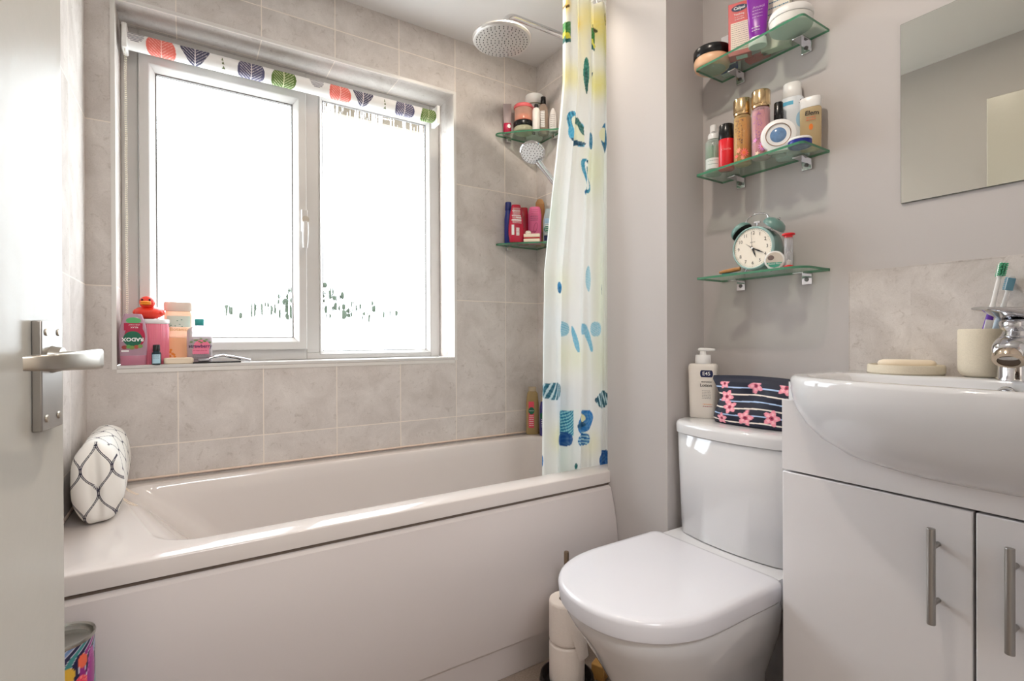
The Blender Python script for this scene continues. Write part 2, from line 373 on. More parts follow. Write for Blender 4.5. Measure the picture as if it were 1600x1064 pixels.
# what stands outside: the eave over the window and the low ground beyond
tag(MB().box(-1.5, 3.2, .6, .63, 2.102, 2.3).box(-1.5, 3.2, .2, .6, 2.29, 2.31).obj('trim_1', P('taupe_eave_board', (110, 100, 86), .7)), kind='structure')
tag(MB().quad((-60, 1, -2.6), (60, 1, -2.6), (60, 90, -2.6), (-60, 90, -2.6)).obj('ground_outside', P('pale_paving', (226, 224, 218), .9, var=.1, bscale=.6), smooth=0, recalc=False), kind='structure')
tree = thing('garden_tree', 'dark tree far outside, showing only as streaks low in the frosted window', 'tree', (2.15, 7.2, -2.6))
hg = MB(); rt = random.Random(3)
for k in range(95):
    q = rt.gauss(0, .62); hg.ball((q, rt.uniform(-.5, .5), 3.98+rt.uniform(0, .62)*max(.15, 1-abs(q)/1.4)), rt.uniform(.02, .06), None, rt.uniform(.03, .09), 8)
hg.obj('crown', P('leaf_dark', (40, 48, 36), .9), tree)
MB().tube([(0, 0, 0), (.02, 0, 1.5), (-.02, 0, 3.2), (.03, 0, 4.2)], [.09, .07, .05, .03], 8).obj('trunk', P('bark', (60, 52, 44), .9), tree)

# ------------------------------------------------------------------ window
win = thing('window_1', None, None, kind='structure')
def frame_ring(name, x0, x1, z0, z1, prof, mat, parent):
    rings = [[(x0+i, y, z0+i), (x1-i, y, z0+i), (x1-i, y, z1-i), (x0+i, y, z1-i)] for i, y in prof]
    return MB().loft(rings+[rings[0]], False, False).obj(name, mat, parent, smooth=0)
MB().box(ox0, .119, .150, .185, oz0, oz1).box(1.176, ox1, .150, .185, oz0, oz1).box(.119, .651, .150, .185, 1.9475, oz1).box(.651, 1.176, .150, .185, 1.965, oz1).box(.119, .651, .150, .185, oz0, .9535).box(.651, 1.176, .150, .185, oz0, .936).box(.651, .700, .150, .185, .936, 1.965).obj('outer_frame', UPVC, win, bevel=.003)
sash = frame_ring('opening_sash', .1205, .6500, .950, 1.950, [(0, .176), (0, .134), (.003, .131), (.028, .131), (.031, .134), (.047, .160), (.047, .176)], UPVC, win)
frame_ring('gasket', .1670, .6035, .9965, 1.9035, [(-.0005, .1745), (-.0005, .1585), (.0028, .1585), (.0028, .1745)], P('grey_gasket', (96, 92, 90), .6), sash)
frame_ring('glazing_bead', .6995, 1.1765, .926, 1.9655, [(0, .170), (0, .148), (.004, .145), (.0165, .163), (.0165, .176), (0, .176)], UPVC, win)
frame_ring('gasket', .7155, 1.1605, .942, 1.9495, [(-.0005, .1745), (-.0005, .1625), (.0022, .1625), (.0022, .1745)], P('grey_gasket', (96, 92, 90), .6), win)
MB().quad((.164, .1725, .994), (.606, .1725, .994), (.606, .1725, 1.906), (.164, .1725, 1.906)).obj('frosted_pane', PANE, sash, smooth=0, recalc=False)
MB().quad((.713, .1735, .94), (1.163, .1735, .94), (1.163, .1735, 1.952), (.713, .1735, 1.952)).obj('frosted_pane', PANE, win, smooth=0, recalc=False)
bx('window_sill', ox0, ox1, -.0015, RD, oz0-.011, oz0, UPVC, win, .002)
TRIM = P('white_tile_trim', (216, 213, 209), .3)
tr = MB()
for xa, xb, za, zb in ((ox0-.0115, ox0, oz0-.012, oz1+.0115), (ox1, ox1+.0115, oz0-.012, oz1+.0115), (ox0, ox1, oz1, oz1+.0115), (ox0, ox1, oz0-.0235, oz0-.012)): tr.box(xa, xb, -.002, .0005, za, zb)
tr.obj('tile_edge_trim', TRIM, win, smooth=0)
hd = bx('window_handle', .628, .651, .117, .131, 1.405, 1.492, UPVC, sash, .004, 3)
MB().cyl((.640, .118, 1.450), (.640, .100, 1.450), .013).cyl((.640, .1005, 1.450), (.640, .0985, 1.450), .007).obj('lock_barrel', NICKEL, hd)
MB().tube([(.640, .108, 1.452), (.6405, .104, 1.430), (.640, .104, 1.40), (.6395, .105, 1.37), (.6395, .108, 1.342)], [.0075, .0085, .009, .0085, .007], flat=1.3).obj('lever', UPVC, hd)

# ------------------------------------------------------------------ door
door = thing('door_1', None, None, (.146, -1.25, 0), -8.8, kind='structure')   # local +Y runs towards the free edge, +X is the face we see
bx('leaf', -.036, 0, -.76, 0, .008, 1.981, DOORP, door, .0035, 3)
pl = bx('handle_plate', 0, .008, -.0758, -.0288, .901, 1.0065, STEELB, door, .0012)
for yy in (-.066, -.0385):
    for zz in (.9125, .9955): MB().lathe([(0, 0), (.0038, 0), (.0032, .0012), (0, .0014)], 16, (.008, yy, zz), Matrix.Rotation(R(90), 3, 'Y')).obj('screw', NICKEL, pl)
MB().cyl((.008, -.052, .969), (.016, -.052, .969), .0135, r2=.0115).obj('rose', NICKEL, pl)
lv = MB(); prev = []
for (s_, o_, h_, t_) in ((-.0525, .010, .0075, .0075), (-.0525, .030, .0078, .0078), (-.054, .040, .0088, .0062), (-.061, .0465, .0098, .0045), (-.078, .0475, .0098, .004), (-.105, .0455, .0088, .004), (-.130, .0430, .0078, .004), (-.146, .0385, .0070, .0045), (-.154, .0300, .0066, .005), (-.156, .0240, .0062, .005)):
    prev.append((s_, o_, h_, t_))
rings = []
for i, (s_, o_, h_, t_) in enumerate(prev):
    a = prev[max(0, i-1)]; b = prev[min(len(prev)-1, i+1)]; d = Vector((b[1]-a[1], b[0]-a[0])).normalized(); nrm = Vector((-d.y, d.x))
    rings.append([(o_+nrm.x*t_*u, s_+nrm.y*t_*u, .969+h_*v) for u, v in ring_se(1, 1, 5, 20)])
lv.loft(rings).obj('lever_handle', NICKEL, pl, smooth=60)

# ------------------------------------------------------------------ bathtub
bath = thing('bathtub', 'white built-in bathtub with flat front panel under the window', 'bathtub', (0, 0, 0))
nf = [0, .1, .2, .3, .4, .5, .6, .7, .8, .858, .8615, .93]
def bring(z, x0, x1, y0, y1, r, xl0=None, xl1=None, notch=False):
    nc = 8; pts = []
    def side(a, b, fr): return [(a[0]+(b[0]-a[0])*t, a[1]+(b[1]-a[1])*t) for t in fr]
    ev = [i/12 for i in range(12)]
    seg = (((x0+r, y0), (x1-r, y0), nf), None), (((x1, y0+r), (x1, y1-r), ev), None), (((x1-r, y1), (x0+r, y1), ev), None), (((x0, y1-r), (x0, y0+r), ev), None)
    cs = ((x1-r, y0+r, -90), (x1-r, y1-r, 0), (x0+r, y1-r, 90), (x0+r, y0+r, 180))
    for ((a, b, fr), _), (cx, cy, a0) in zip(seg, cs):
        pts += side(a, b, fr); pts += [(cx+r*math.cos(R(a0+90*i/nc)), cy+r*math.sin(R(a0+90*i/nc))) for i in range(nc)]
    out = []
    for x, y in pts:
        if xl0 is not None:
            t = (y-y0)/(y1-y0); xl = xl0+(xl1-xl0)*t; x = x+(xl-x0)*(x1-x)/(x1-x0)
        if notch and x > 1.4395: x, y = (max(x, x), max(y, -.7035))
        out.append((x, y, z))
    return out
def o_(z, i): return bring(z, 0.001+i, 1.657-i, -.718+i, -.0015-i, .004, notch=True)
rg = [o_(.40, .03), o_(.507, .028), o_(.5075, .0), o_(.5415, .0), o_(.5442, .0010), o_(.5455, .0038)]
def i_(z, d, r=.09, left=0): return bring(z, .10+d, 1.605-d*.6, -.652+d*.42, -.088-d*.7, r, .205+d+left, .075+d+left)
rg += [i_(.55, -.006), i_(.5492, 0), i_(.545, .004), i_(.537, .008, left=.012), i_(.50, .014, left=.05), i_(.40, .030, .10, left=.13), i_(.28, .052, .10, left=.22), i_(.20, .072, .10, left=.28), i_(.162, .105, .09, left=.31), i_(.152, .16, .06, left=.33)]
MB().loft(rg, False, True).obj('tub', ACRYL, bath, smooth=50)
prof = [(-.700, .500), (-.712, .4985), (-.7225, .490), (-.735, .445), (-.7475, .385), (-.7535, .325), (-.7545, .250), (-.749, .170), (-.737, .107), (-.700, .105)]
MB().loft([[(x, y, z) for y, z in prof] for x in (.002, 1.442)]).obj('bath_panel', PANELW, bath, smooth=30)
MB().loft([[(x, y, z) for y, z in ((-.69, .1045), (-.728, .1045), (-.713, .001), (-.69, .001))] for x in (.002, 1.442)]).obj('plinth', PANELW, bath, smooth=30)
MB().box(.002, XR-.002, -.007, -.0005, .5495, .556).box(.0005, .006, -.70, -.002, .5495, .556).obj('sealant_bead', P('warm_lit_sealant', (222, 202, 186), .5), bath, bevel=.002)  # sealant line; its peach tone paints warm light reflected on the rim
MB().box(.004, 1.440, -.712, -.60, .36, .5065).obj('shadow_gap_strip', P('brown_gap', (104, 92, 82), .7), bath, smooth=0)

# ------------------------------------------------------------------ toilet
TY = -1.149
wc = thing('toilet', 'white close-coupled toilet with closed D-shaped lid beside the cabinet', 'toilet', (0, TY, 0))
def dring(z, xb, xf, hw, a=None, rc=.022, n=26):
    a = min(.215, xb-xf-.05) if a is None else a; xm = xf+a; pts = []
    for i in range(n+1): t = PI/2+PI*i/n; pts.append((xm+a*spow(math.cos(t), .92), hw*spow(math.sin(t), .92)))   # front, from +y to -y
    for cx, cy, a0 in ((xb-rc, -hw+rc, -90), (xb-rc, hw-rc, 0)):
        for i in range(7): t = R(a0+15*i); pts.append((cx+rc*math.cos(t), cy+rc*math.sin(t)))
    return [(x, y, z) for x, y in pts]
MB().loft([dring(.3985, 1.39, .944, .1865), dring(.429, 1.39, .941, .1885), dring(.436, 1.388, .9435, .186), dring(.4395, 1.384, .949, .181), dring(.4405, 1.374, .962, .168)]).obj('lid', SEATP, wc, smooth=50)
MB().loft([dring(.389, 1.385, .955, .178), dring(.3984, 1.385, .951, .181)]).obj('seat', SEATP, wc, smooth=50)
MB().loft([dring(.001, 1.47, 1.085, .108), dring(.02, 1.47, 1.09, .104), dring(.10, 1.46, 1.10, .102), dring(.18, 1.45, 1.075, .116), dring(.25, 1.44, 1.035, .142), dring(.30, 1.43, 1.005, .160), dring(.345, 1.415, .975, .173), dring(.375, 1.405, .958, .179), dring(.3885, 1.40, .957, .178)]).obj('pan', CERAM, wc, smooth=60)
MB().loft([[(x, y, z) for x, y in ring_rr(1.36+b, 1.605, -hw, hw, .03)] for z, hw, b in ((.30, .10, .10), (.34, .15, .03), (.355, .165, .0), (.425, .172, .0), (.4325, .170, .003))]).obj('pan_shelf', CERAM, wc, smooth=60)
def cring(z, i, hw=.181, xf=1.448):
    pts = []
    for x, y in ring_rr(xf+i, 1.608-i*.2, -hw+i, hw-i, .05-i*.4, 8, 10):
        k = max(0, (1.58-x)/(1.58-xf)); pts.append((x-.032*k*max(0, 1-(y/hw)**2), y, z))
    return pts
MB().loft([cring(.4335, .013), cring(.436, .009), cring(.60, .004), cring(.7165, .001), cring(.7185, .003)]).obj('cistern', CERAM, wc, smooth=60)
MB().loft([cring(.7195, .001), cring(.7205, -.003), cring(.742, -.0035), cring(.7485, -.001), cring(.7525, .005), cring(.754, .014)]).obj('cistern_lid', CERAM, wc, smooth=60)
MB().lathe([(0, 0), (.019, 0), (.019, .003), (.016, .004), (0, .004)], 24, (1.53, -.02, .754)).obj('flush_button', CHROME, wc)
for sy in (-.075, .075): MB().cyl((1.377, sy-.012, .431), (1.377, sy+.012, .431), .009).obj('hinge', CHROME, wc)

# ------------------------------------------------------------------ vanity cabinet and basin
vc = thing('vanity_cabinet', 'white gloss two-door vanity cabinet under the washbasin', 'cabinet', (1.34, -1.357, 0))
D_ = XW-1.34-.0015
for nme, y0, y1, z0, z1, x0, x1 in (('side_panel', -.018, 0, .0, .853, .019, D_), ('side_panel', -.638, -.62, .0, .853, .019, D_), ('fascia_panel', -.638, 0, .7045, .855, 0, .018), ('base_panel', -.62, -.018, .08, .098, .019, D_), ('kick_board', -.62, -.018, .0, .08, .05, .066)):
    bx(nme, x0, x1, y0, y1, z0, z1, GLOSSW, vc, .0012)
for k, (y0, y1, hy_) in enumerate(((-.3165, -.001, -.271), (-.637, -.3205, -.368))):
    d = bx('door', 0, .018, y0, y1, .085, .7005, GLOSSW, vc, .0018)
    h = MB().cyl((-.030, hy_, .504), (-.030, hy_, .666), .0062).obj('bar_handle', STEELB, d, bevel=.0008)
    for z in (.537, .633): MB().cyl((0.0, hy_, z), (-.028, hy_, z), .0042).obj('post', STEELB, h)

BY = -1.678
basin = thing('washbasin', 'white ceramic semi-recessed washbasin on the gloss cabinet', 'washbasin', (0, BY, 0))
def bout(z, s=0, sb=0, drop=0):
    """outline of the basin, D with a bulging front; s shrinks it, local y about the middle"""
    hw = .312-s; xb = XW-.003-sb; xc = 1.40; pts = []
    n = 36
    for i in range(n+1):
        t = PI/2+PI*i/n; a = (xc-1.232)-s*1.0
        pts.append((xc+a*spow(math.cos(t), .80), hw*spow(math.sin(t), .80)))
    m = 8
    for i in range(1, m+1): pts.append((xc+(xb-xc)*i/m, -hw))
    for i in range(1, 12): pts.append((xb, -hw+2*hw*i/12))
    for i in range(0, m): pts.append((xb-(xb-xc)*i/m, hw))
    return [(x, y, z) for x, y in pts]
def binn(z, s):
    hw = .272-s; pts = []; xc = 1.37; n = 36; xb = 1.478-s*.35
    for i in range(n+1):
        t = PI/2+PI*i/n; pts.append((xc+(xc-1.258-s*.6)*spow(math.cos(t), .85), hw*spow(math.sin(t), .85)))
    m = 8
    for i in range(1, m+1): pts.append((xc+(xb-xc)*spow(i/m, .8), -hw+.02*(i/m)**2))
    for i in range(1, 12): pts.append((xb, (-hw+.02)*(1-2*i/12)))
    for i in range(0, m): q = 1-i/m; pts.append((xc+(xb-xc)*spow(q, .8), hw-.02*q**2))
    return [(x, y, z) for x, y in pts]
rg = []
for ph in (90, 72, 56, 42, 30, 20, 12, 5):
    q = R(ph); s = .30*(1-math.cos(q)); r_ = bout(.895-.165*math.sin(q), 0)
    kx = math.cos(q)**.75 if ph < 90 else .02
    rg.append([(1.42+(x-1.42)*(kx if x < 1.42 else max(kx, .0)), y*(kx**.85), z) for x, y, z in r_])
rg += [bout(.886, .001), bout(.900, .0), bout(.9055, .002), bout(.9085, .006), bout(.9095, .012, .001)]
rg += [binn(.9095, -.006), binn(.908, 0), binn(.902, .006), binn(.88, .02), binn(.84, .055), binn(.80, .10), binn(.775, .15), binn(.770, .19)]
MB().loft(rg, True, True).obj('bowl', CERAM, basin, smooth=60)
# straight skirt where the basin sits on the cabinet
MB().loft([[(x, y, z) for x, y in ring_rr(1.335, XW-.003, -.3115, .3115, .02, 6, 8)] for z in (.8555, .893)]).obj('skirt', CERAM, basin, smooth=50)
MB().lathe([(.0085, .0), (.0125, .0), (.014, .002), (.0125, .004), (.0105, .004), (.0085, .002)], 28, (1.4705, -.006, .886), Matrix.Rotation(R(-78), 3, 'Y')).obj('overflow_ring', CHROME, basin)
MB().lathe([(0, .0005), (.0085, .0005)], 20, (1.4705, -.006, .886), Matrix.Rotation(R(-78), 3, 'Y')).obj('overflow_hole', DARK, basin, recalc=False)

# splashback tile and mirror
tag(MB().box(XW-.008, XW, -1.985, -1.374, .9095, 1.1435).box(XW-.0085, XW, -1.985, -1.374, 1.1435, 1.1455).box(XW-.0085, XW, -1.374, -1.3725, .9095, 1.1455).obj('splashback', STONE, smooth=0), 'beige stone tile splashback on the wall behind the washbasin', 'splashback')
mr = thing('mirror', 'frameless rectangular wall mirror above the washbasin', 'mirror', (XW, -1.478, 1.287))
MB().box(-.0055, -.0005, -.42, 0, 0, .40).obj('backing', P('mirror_edge', (60, 66, 62), .3), mr, smooth=0)
MB().quad((-.0058, -.4195, .0006), (-.0058, -.0006, .0006), (-.0058, -.0006, .3994), (-.0058, -.4195, .3994)).obj('silvered_glass', P('silver', (222, 222, 213), .0, metal=1), mr, smooth=0, recalc=False)

# mixer tap
tp = thing('mixer_tap', 'chrome single-lever mixer tap on the washbasin', 'tap', (1.514, -1.690, .9095))
MB().lathe([(0, 0), (.0310, 0), (.0310, .003), (.0290, .006), (.0280, .03), (.0280, .058), (.0295, .066), (.0285, .076), (.024, .082), (.0215, .088), (.0255, .094), (.0265, .104), (.022, .109), (0, .109)], 40).obj('body', CHROME, tp, smooth=50)
MB().loft([[(x, y*wv+oy, z+v*hv) for y, v in ring_se(1, 1, 2.6, 24)] for x, z, wv, hv, oy in ((.01, .064, .024, .015, 0), (-.03, .066, .024, .015, -.002), (-.062, .065, .0235, .0155, -.006), (-.085, .061, .0235, .0165, -.009), (-.102, .056, .0225, .0155, -.011), (-.112, .051, .018, .012, -.012))]).obj('spout', CHROME, tp, smooth=60)
q_ = Vector((0, 0, 1)).rotation_difference(Vector((-.62, -.05, -.78))).to_matrix(); e0 = Vector((-.0985, -.0105, .0475))
MB().lathe([(0, 0), (.0205, 0), (.0215, .006), (.0205, .0125), (.0145, .0135), (.0140, .011)], 32, e0, q_).obj('aerator_ring', P('brass_ring', (206, 190, 172), .15, metal=1), tp)
MB().lathe([(0, .0112), (.0142, .0112)], 24, e0, q_).obj('aerator_mesh', P('aerator_grey', (84, 70, 58), .5), tp, recalc=False)
MB().loft([[(x, y*wv+x*-.13+.004, z+v*hv) for y, v in ring_se(1, 1, 3, 24)] for x, z, wv, hv in ((.028, .116, .016, .010), (.0, .118, .027, .012), (-.03, .122, .025, .0085), (-.07, .1245, .0195, .0055), (-.105, .1255, .0150, .0038), (-.126, .126, .011, .0028))]).obj('lever', CHROME, tp, smooth=60)
# ================================================================== roller blind
def rgb(n, m, c): return np.tile(np.array(c, float), (n, m, 1))
def put(a, mask, c): a[mask] = c
bl = thing('roller_blind', 'white roller blind printed with leaves, rolled up above the window', 'blind', (0, .076, 1.953))
n_ = 760; m_ = 72
X_ = np.linspace(.0985, 1.1655, n_)[None, :].repeat(m_, 0); A_ = np.linspace(0, 2*PI, m_, endpoint=False)[:, None].repeat(n_, 1)
rr = .0262
pos = np.stack([X_, rr*np.cos(A_), rr*np.sin(A_)], -1)
T_ = np.cos(A_)*(-.40)+np.sin(A_)*.915; F_ = np.cos(A_)*(-.915)+np.sin(A_)*(-.40)     # height up the visible side
col = rgb(m_, n_, (232, 231, 230)); vis = F_ > -.55
def leaf(cx, hw, c, vc, tilt=0, pointed=False):
    dx = (X_-cx)/hw; t = T_*.62
    if pointed: ins = (np.abs(dx) < .98*np.clip(.62+t*.75, 0, 1)**.8)
    else: ins = (np.abs(dx+tilt*t)**2.2+np.abs(t*1.06)**2.2 < .98)
    ins &= vis; put(col, ins, c)
    v = (np.abs(dx) < .035) | (np.abs(((np.abs(dx)*.9-t*1.1)*4.2) % 1-.5) < .085); v &= ins & (np.abs(dx) < .82); put(col, v, vc)
NAVY, CORAL, GREEN, PURP, LT = (62, 62, 88), (226, 112, 100), (84, 110, 48), (82, 80, 108), (222, 214, 216)
for c0, w0 in ((.1875, .0406), (.7610, .0413)): leaf(c0, w0, CORAL, (250, 190, 182), .1)
for c0, w0 in ((.2818, .0430), (.8503, .0408)): leaf(c0, w0, NAVY, LT, 0, True)
for c0, w0 in ((.4515, .0437), (1.0234, .0418)): leaf(c0, w0, PURP, LT)
for c0, w0 in ((.5584, .0423), (1.1290, .0345)): leaf(c0, w0, GREEN, (214, 220, 180), -.1)
for c0 in (.1179, .6743):
    d = (X_-c0)/.0266; put(col, vis & (T_ > .1) & (d**2+(T_-1)**2 < .9) & (((T_*7) % 1) < .6), (70, 66, 92))
for c0 in (.3619, .9359):
    for k, (tz, hw) in enumerate(((.45, .55), (.0, .8), (-.55, 1.0))):
        d = np.abs(X_-c0-.002*k)/.0145; put(col, vis & (d < hw*(tz+.42-T_)*.9) & (T_ > tz) & (T_ < tz+.40), (92, 104, 62))
painted('rolled_fabric', pos.transpose(1, 0, 2), col.transpose(1, 0, 2), PAINT('blind_fabric', .75), bl, wrap=True)
for x0, x1 in ((.0835, .0985), (1.1655, 1.1805)):
    b_ = bx('bracket', x0, x1, -.030, .034, -.036, .044, WHITE, bl, .004, 3)
    MB().cyl(((x0+x1)/2-.0078, 0, 0), ((x0+x1)/2+.0078, 0, 0), .021).obj('end_cap', P('grey_plastic', (190, 188, 186), .4), b_)
MB().tube([(.0985, 0, 0), (1.1655, 0, 0)], .0225, 20).obj('tube', P('alu', (190, 190, 190), .4, metal=1), bl)
for yy in (-.021, .021):
    ch = MB()
    for k in range(150):
        z = -.02-k*.0062+(0 if yy < 0 else .003)
        o = len(ch.v); ch.lathe([(0, -.0021), (.0017, -.0011), (.0019, 0), (.0017, .0011), (0, .0021)], 6, (.0915+.0006*math.sin(k*.3), yy+.006*math.sin(k*.02), z))
    ch.obj('bead_chain', P('ivory_beads', (232, 226, 208), .4), bl)

# ================================================================== things on the sill
SZ = .910
def sill(name, label, cat, x, y, rz, z=SZ): return thing(name, label, cat, (x, y, z), rz)
LW = P('print_white', (240, 240, 240), .5); LB = P('print_black', (30, 30, 34), .5); LG = P('print_green', (16, 96, 70), .45); LR = P('print_crimson', (170, 28, 66), .45)
LGL = P('print_light_green', (84, 166, 104), .5); LN = P('print_navy', (24, 34, 78), .5); LP = P('print_pink', (236, 130, 160), .5); LO = P('print_orange', (240, 150, 60), .5)
t = sill('shower_gel_bottle', 'mauve clear shower gel bottle standing on its cap at the sill\'s left end', 'bottle', .1125, .010, 3)
sc = [(.030, .034, .0125, 2.8), (.05, .0355, .0138, 2.8), (.085, .036, .0142, 2.8), (.115, .034, .0135, 2.8), (.140, .0285, .0115, 3), (.156, .0235, .010, 3.4), (.160, .0215, .008, 3.4)]
body('body', sc, CLEAR('mauve_clear', (196, 160, 178), .72, .12), t)
body('cap', [(0, .031, .0120, 3), (.002, .0325, .0130, 3), (.0285, .0335, .0130, 3), (.030, .033, .0125, 3)], CLEAR('mauve_cap', (196, 128, 150), .80), t)
fr = front_of(sc)
disc('label_leaf', fr, LGL, t, .001, .139, .019, .010, .0006); patch('label_panel', fr, LR, t, -.023, .024, .108, .131, .0008)
disc('label_panel', fr, LR, t, .004, .090, .026, .036, .0006); disc('label_roundel', fr, LG, t, -.001, .082, .024, .024, .0012)
text('label_text', 'RADOX', .0155, -.001, .0805, fr, LW, t, 180, .0018, .0004); text('label_text', 'RELAX', .0065, .003, .118, fr, LW, t, 180, .0016); text('label_text', 'LOVELY SCENT', .0042, .003, .126, fr, LW, t, 180, .0016)
for k, (x, z, c) in enumerate(((-.022, .056, (150, 60, 60)), (-.012, .058, (90, 150, 80)), (-.003, .055, (120, 140, 70)), (.008, .057, (170, 80, 60)), (.017, .059, (110, 150, 80)))): disc('label_fruit', fr, P('fruit%d' % k, c, .5), t, x, z, .007, .006, .0015, 12, 2)
patch('label_panel', fr, LW, t, -.030, -.011, .042, .047, .0008)
t = sill('ridged_tin', 'tall pink ridged tin with a white lid standing under the red duck', 'tin', .156, .066, 0)
rg = [[(x*(1+dd), y*(1+dd), z) for x, y in [((.0475)*(1+.016*(i % 2))*math.cos(2*PI*i/112), (.0475)*(1+.016*(i % 2))*math.sin(2*PI*i/112)) for i in range(112)]] for z, dd in ((0, -.03), (.003, 0), (.128, 0), (.131, -.02))]
MB().loft(rg).obj('body', P('pink_enamel', (224, 120, 142), .3), t, smooth=25)
MB().lathe([(0, .131), (.0490, .131), (.0498, .133), (.0498, .143), (.0486, .1455), (0, .1465)], 48).obj('lid', P('pale_lid', (226, 222, 224), .35), t)
t = sill('rubber_duck', 'red rubber duck with an orange bill on the pink tin', 'duck', .149, .064, -8, SZ+.1465)
RD_ = P('duck_red', (232, 62, 42), .35)
rg = []
for k in range(15):
    q = k/14; yv = -.036+.080*q; s = math.sin(PI*min(1, max(0, q*.94+.05)))**.55
    lift = .012*max(0, (q-.7)/.3)**2
    rg.append([(x*s, yv, .021+lift+zz*s) for x, zz in ring_se(.040, .021, 2.3, 24)])
MB().loft(rg).obj('body', RD_, t, smooth=60)
MB().ball((0, -.018, .053), .0215, .021, .0205, 24).obj('head', RD_, t, smooth=80)
for sx in (-1, 1): MB().ball((sx*.0315, .006, .0215), .0115, .026, .0125).obj('wing', RD_, t, smooth=80)
for zz, th in ((.0525, .0045), (.0475, .0040)): MB().ball((0, -.039, zz), .0155, .0115, th).obj('bill', P('duck_orange', (240, 150, 40), .4), t, smooth=80)
for sx in (-1, 1): MB().ball((sx*.010, -.0365, .0605), .0030, .0018, .0036).obj('eye', BLACK, t)
t = sill('bath_foam_bottle', 'tall peach bottle with a wide cream cap beside the window pane', 'bottle', .229, .110, 6)
sc = [(0, .0385, .017, 3.6), (.003, .0405, .019, 3.6), (.10, .0405, .019, 3.6), (.160, .0405, .0185, 3.6), (.170, .038, .0175, 3.4), (.176, .036, .017, 3.2)]
body('body', sc, CLEAR('peach_clear', (246, 208, 178), .78, .12), t)
body('cap', [(.1765, .040, .019, 3.4), (.178, .041, .0195, 3.4), (.204, .0415, .0195, 3.4), (.207, .040, .0185, 3.4)], P('cream_cap', (222, 204, 192), .4), t)
fr = front_of(sc); patch('label_panel', fr, P('label_peach', (247, 196, 150), .5), t, -.030, .032, .008, .085, .0005); patch('label_panel', fr, P('label_sage', (206, 216, 204), .5), t, -.034, .034, .122, .160, .0005)
text('label_text', 'Botanics', .0165, .002, .114, fr, P('print_gold', (176, 140, 70), .4), t, 0, .0012); text('label_text', 'BATHING FOAM', .0042, .0, .013, fr, P('print_gold', (176, 140, 70), .4), t)
disc('label_dot', fr, LGL, t, .030, .103, .0075, .0075, .0014)
for k in range(9):
    a = random.uniform(-.030, .030); disc('printed_leaf', fr, P('leaf_teal', (90, 140, 120), .5), t, a, random.uniform(.122, .148), .0026, .0016, .0011, 8, 1)
for k in range(7): disc('printed_petal', fr, LO, t, -.028+random.uniform(0, .016), random.uniform(.02, .05), .004, .004, .0011, 8, 1)
t = sill('strawberry_shampoo_bottle', 'clear shampoo bottle with teal cap and strawberry label on the sill', 'bottle', .290, .060, 3)
sc = [(0, .034, .019, 3.2), (.003, .0365, .021, 3.2), (.085, .037, .021, 3.2), (.110, .0355, .020, 3), (.119, .028, .017, 2.6), (.124, .018, .014, 2.2), (.127, .0145, .0135, 2)]
body('body', sc, CLEAR('clear_bottle', (206, 202, 206), .50, .08), t)
body('liquid', [(.0025, .0345, .0190, 3.2), (.06, .0352, .0193, 3.2), (.082, .0352, .0193, 3.2)], P('pink_gel', (244, 206, 214), .3), t)
body('cap', [(.1272, .0125, .0125, 2.4), (.129, .0135, .0135, 2.6), (.147, .0145, .0140, 2.6), (.149, .013, .013, 2.6)], P('teal_cap', (46, 150, 150), .35), t)
fr = front_of(sc); disc('label_berry', fr, P('berry_pink', (232, 120, 150), .5), t, .005, .056, .024, .022, .0006); patch('label_panel', fr, LP, t, -.022, .026, .030, .048, .0009)
text('label_text', 'strawberry', .0165, .001, .057, fr, P('print_plum', (58, 40, 86), .5), t, 0, .0016, .0002, .92); text('label_text', 'for super shiny hair', .0052, .001, .043, fr, LR, t, 0, .0014); lines('small_print', fr, P('print_plum', (58, 40, 86), .5), t, -.022, .024, .012, .030, 4, .0008, .0014, 3)
for k in range(10): disc('printed_leaf', fr, P('leaf_green', (96, 140, 70), .5), t, random.uniform(-.028, .03), random.uniform(.068, .084), .0045, .002, .0011, 8, 1)
t = sill('oil_bottle', 'tiny dark dropper bottle with pale label in front of the pink tin', 'bottle', .172, .004, 0)
sc = [(0, .0115, .0115, 2), (.002, .0128, .0128, 2), (.036, .0128, .0128, 2), (.041, .0095, .0095, 2), (.044, .0085, .0085, 2)]
body('body', sc, P('dark_teal_glass', (18, 44, 54), .1), t, 28); body('cap', [(.0435, .0098, .0098, 2), (.062, .0095, .0095, 2), (.0635, .0085, .0085, 2)], BLACK, t, 28)
fr = front_of(sc); patch('label_panel', fr, P('label_blue', (172, 206, 222), .5), t, -.0105, .0105, .004, .033, .0005); lines('small_print', fr, LN, t, -.008, .008, .02, .028, 3, .0008, .0011, 4)
t = sill('soap_box', 'flat cream travel soap box lying on the sill', 'box', .226, .018, 4)
MB().loft([[(x, y, z) for x, y in ring_rr(-.036+i, .046-i, -.014+i, .014-i, .008, 6, 4)] for z, i in ((0, .003), (.003, 0), (.017, 0), (.0205, .004))]).obj('box', P('cream_plastic', (222, 206, 184), .45), t)
t = sill('razor', 'silver safety razor lying on a black sleeve on the sill', 'razor', .345, .016, 3)
bx('head', -.060, -.028, -.010, .012, .006, .015, P('razor_grey', (150, 150, 156), .3, metal=1), t, .003)
MB().tube([(-.035, 0, .013), (-.015, 0, .021), (.012, 0, .025), (.045, 0, .018), (.085, 0, .0085), (.096, 0, .006)], [.005, .0055, .006, .006, .0062, .0055], flat=.8).obj('handle', CHROME, t)
t = sill('black_sleeve', 'thin black sleeve lying under the silver razor', 'sleeve', .325, .018, 1); bx('sleeve', -.055, .085, -.016, .016, 0, .005, BLACK, t, .001)

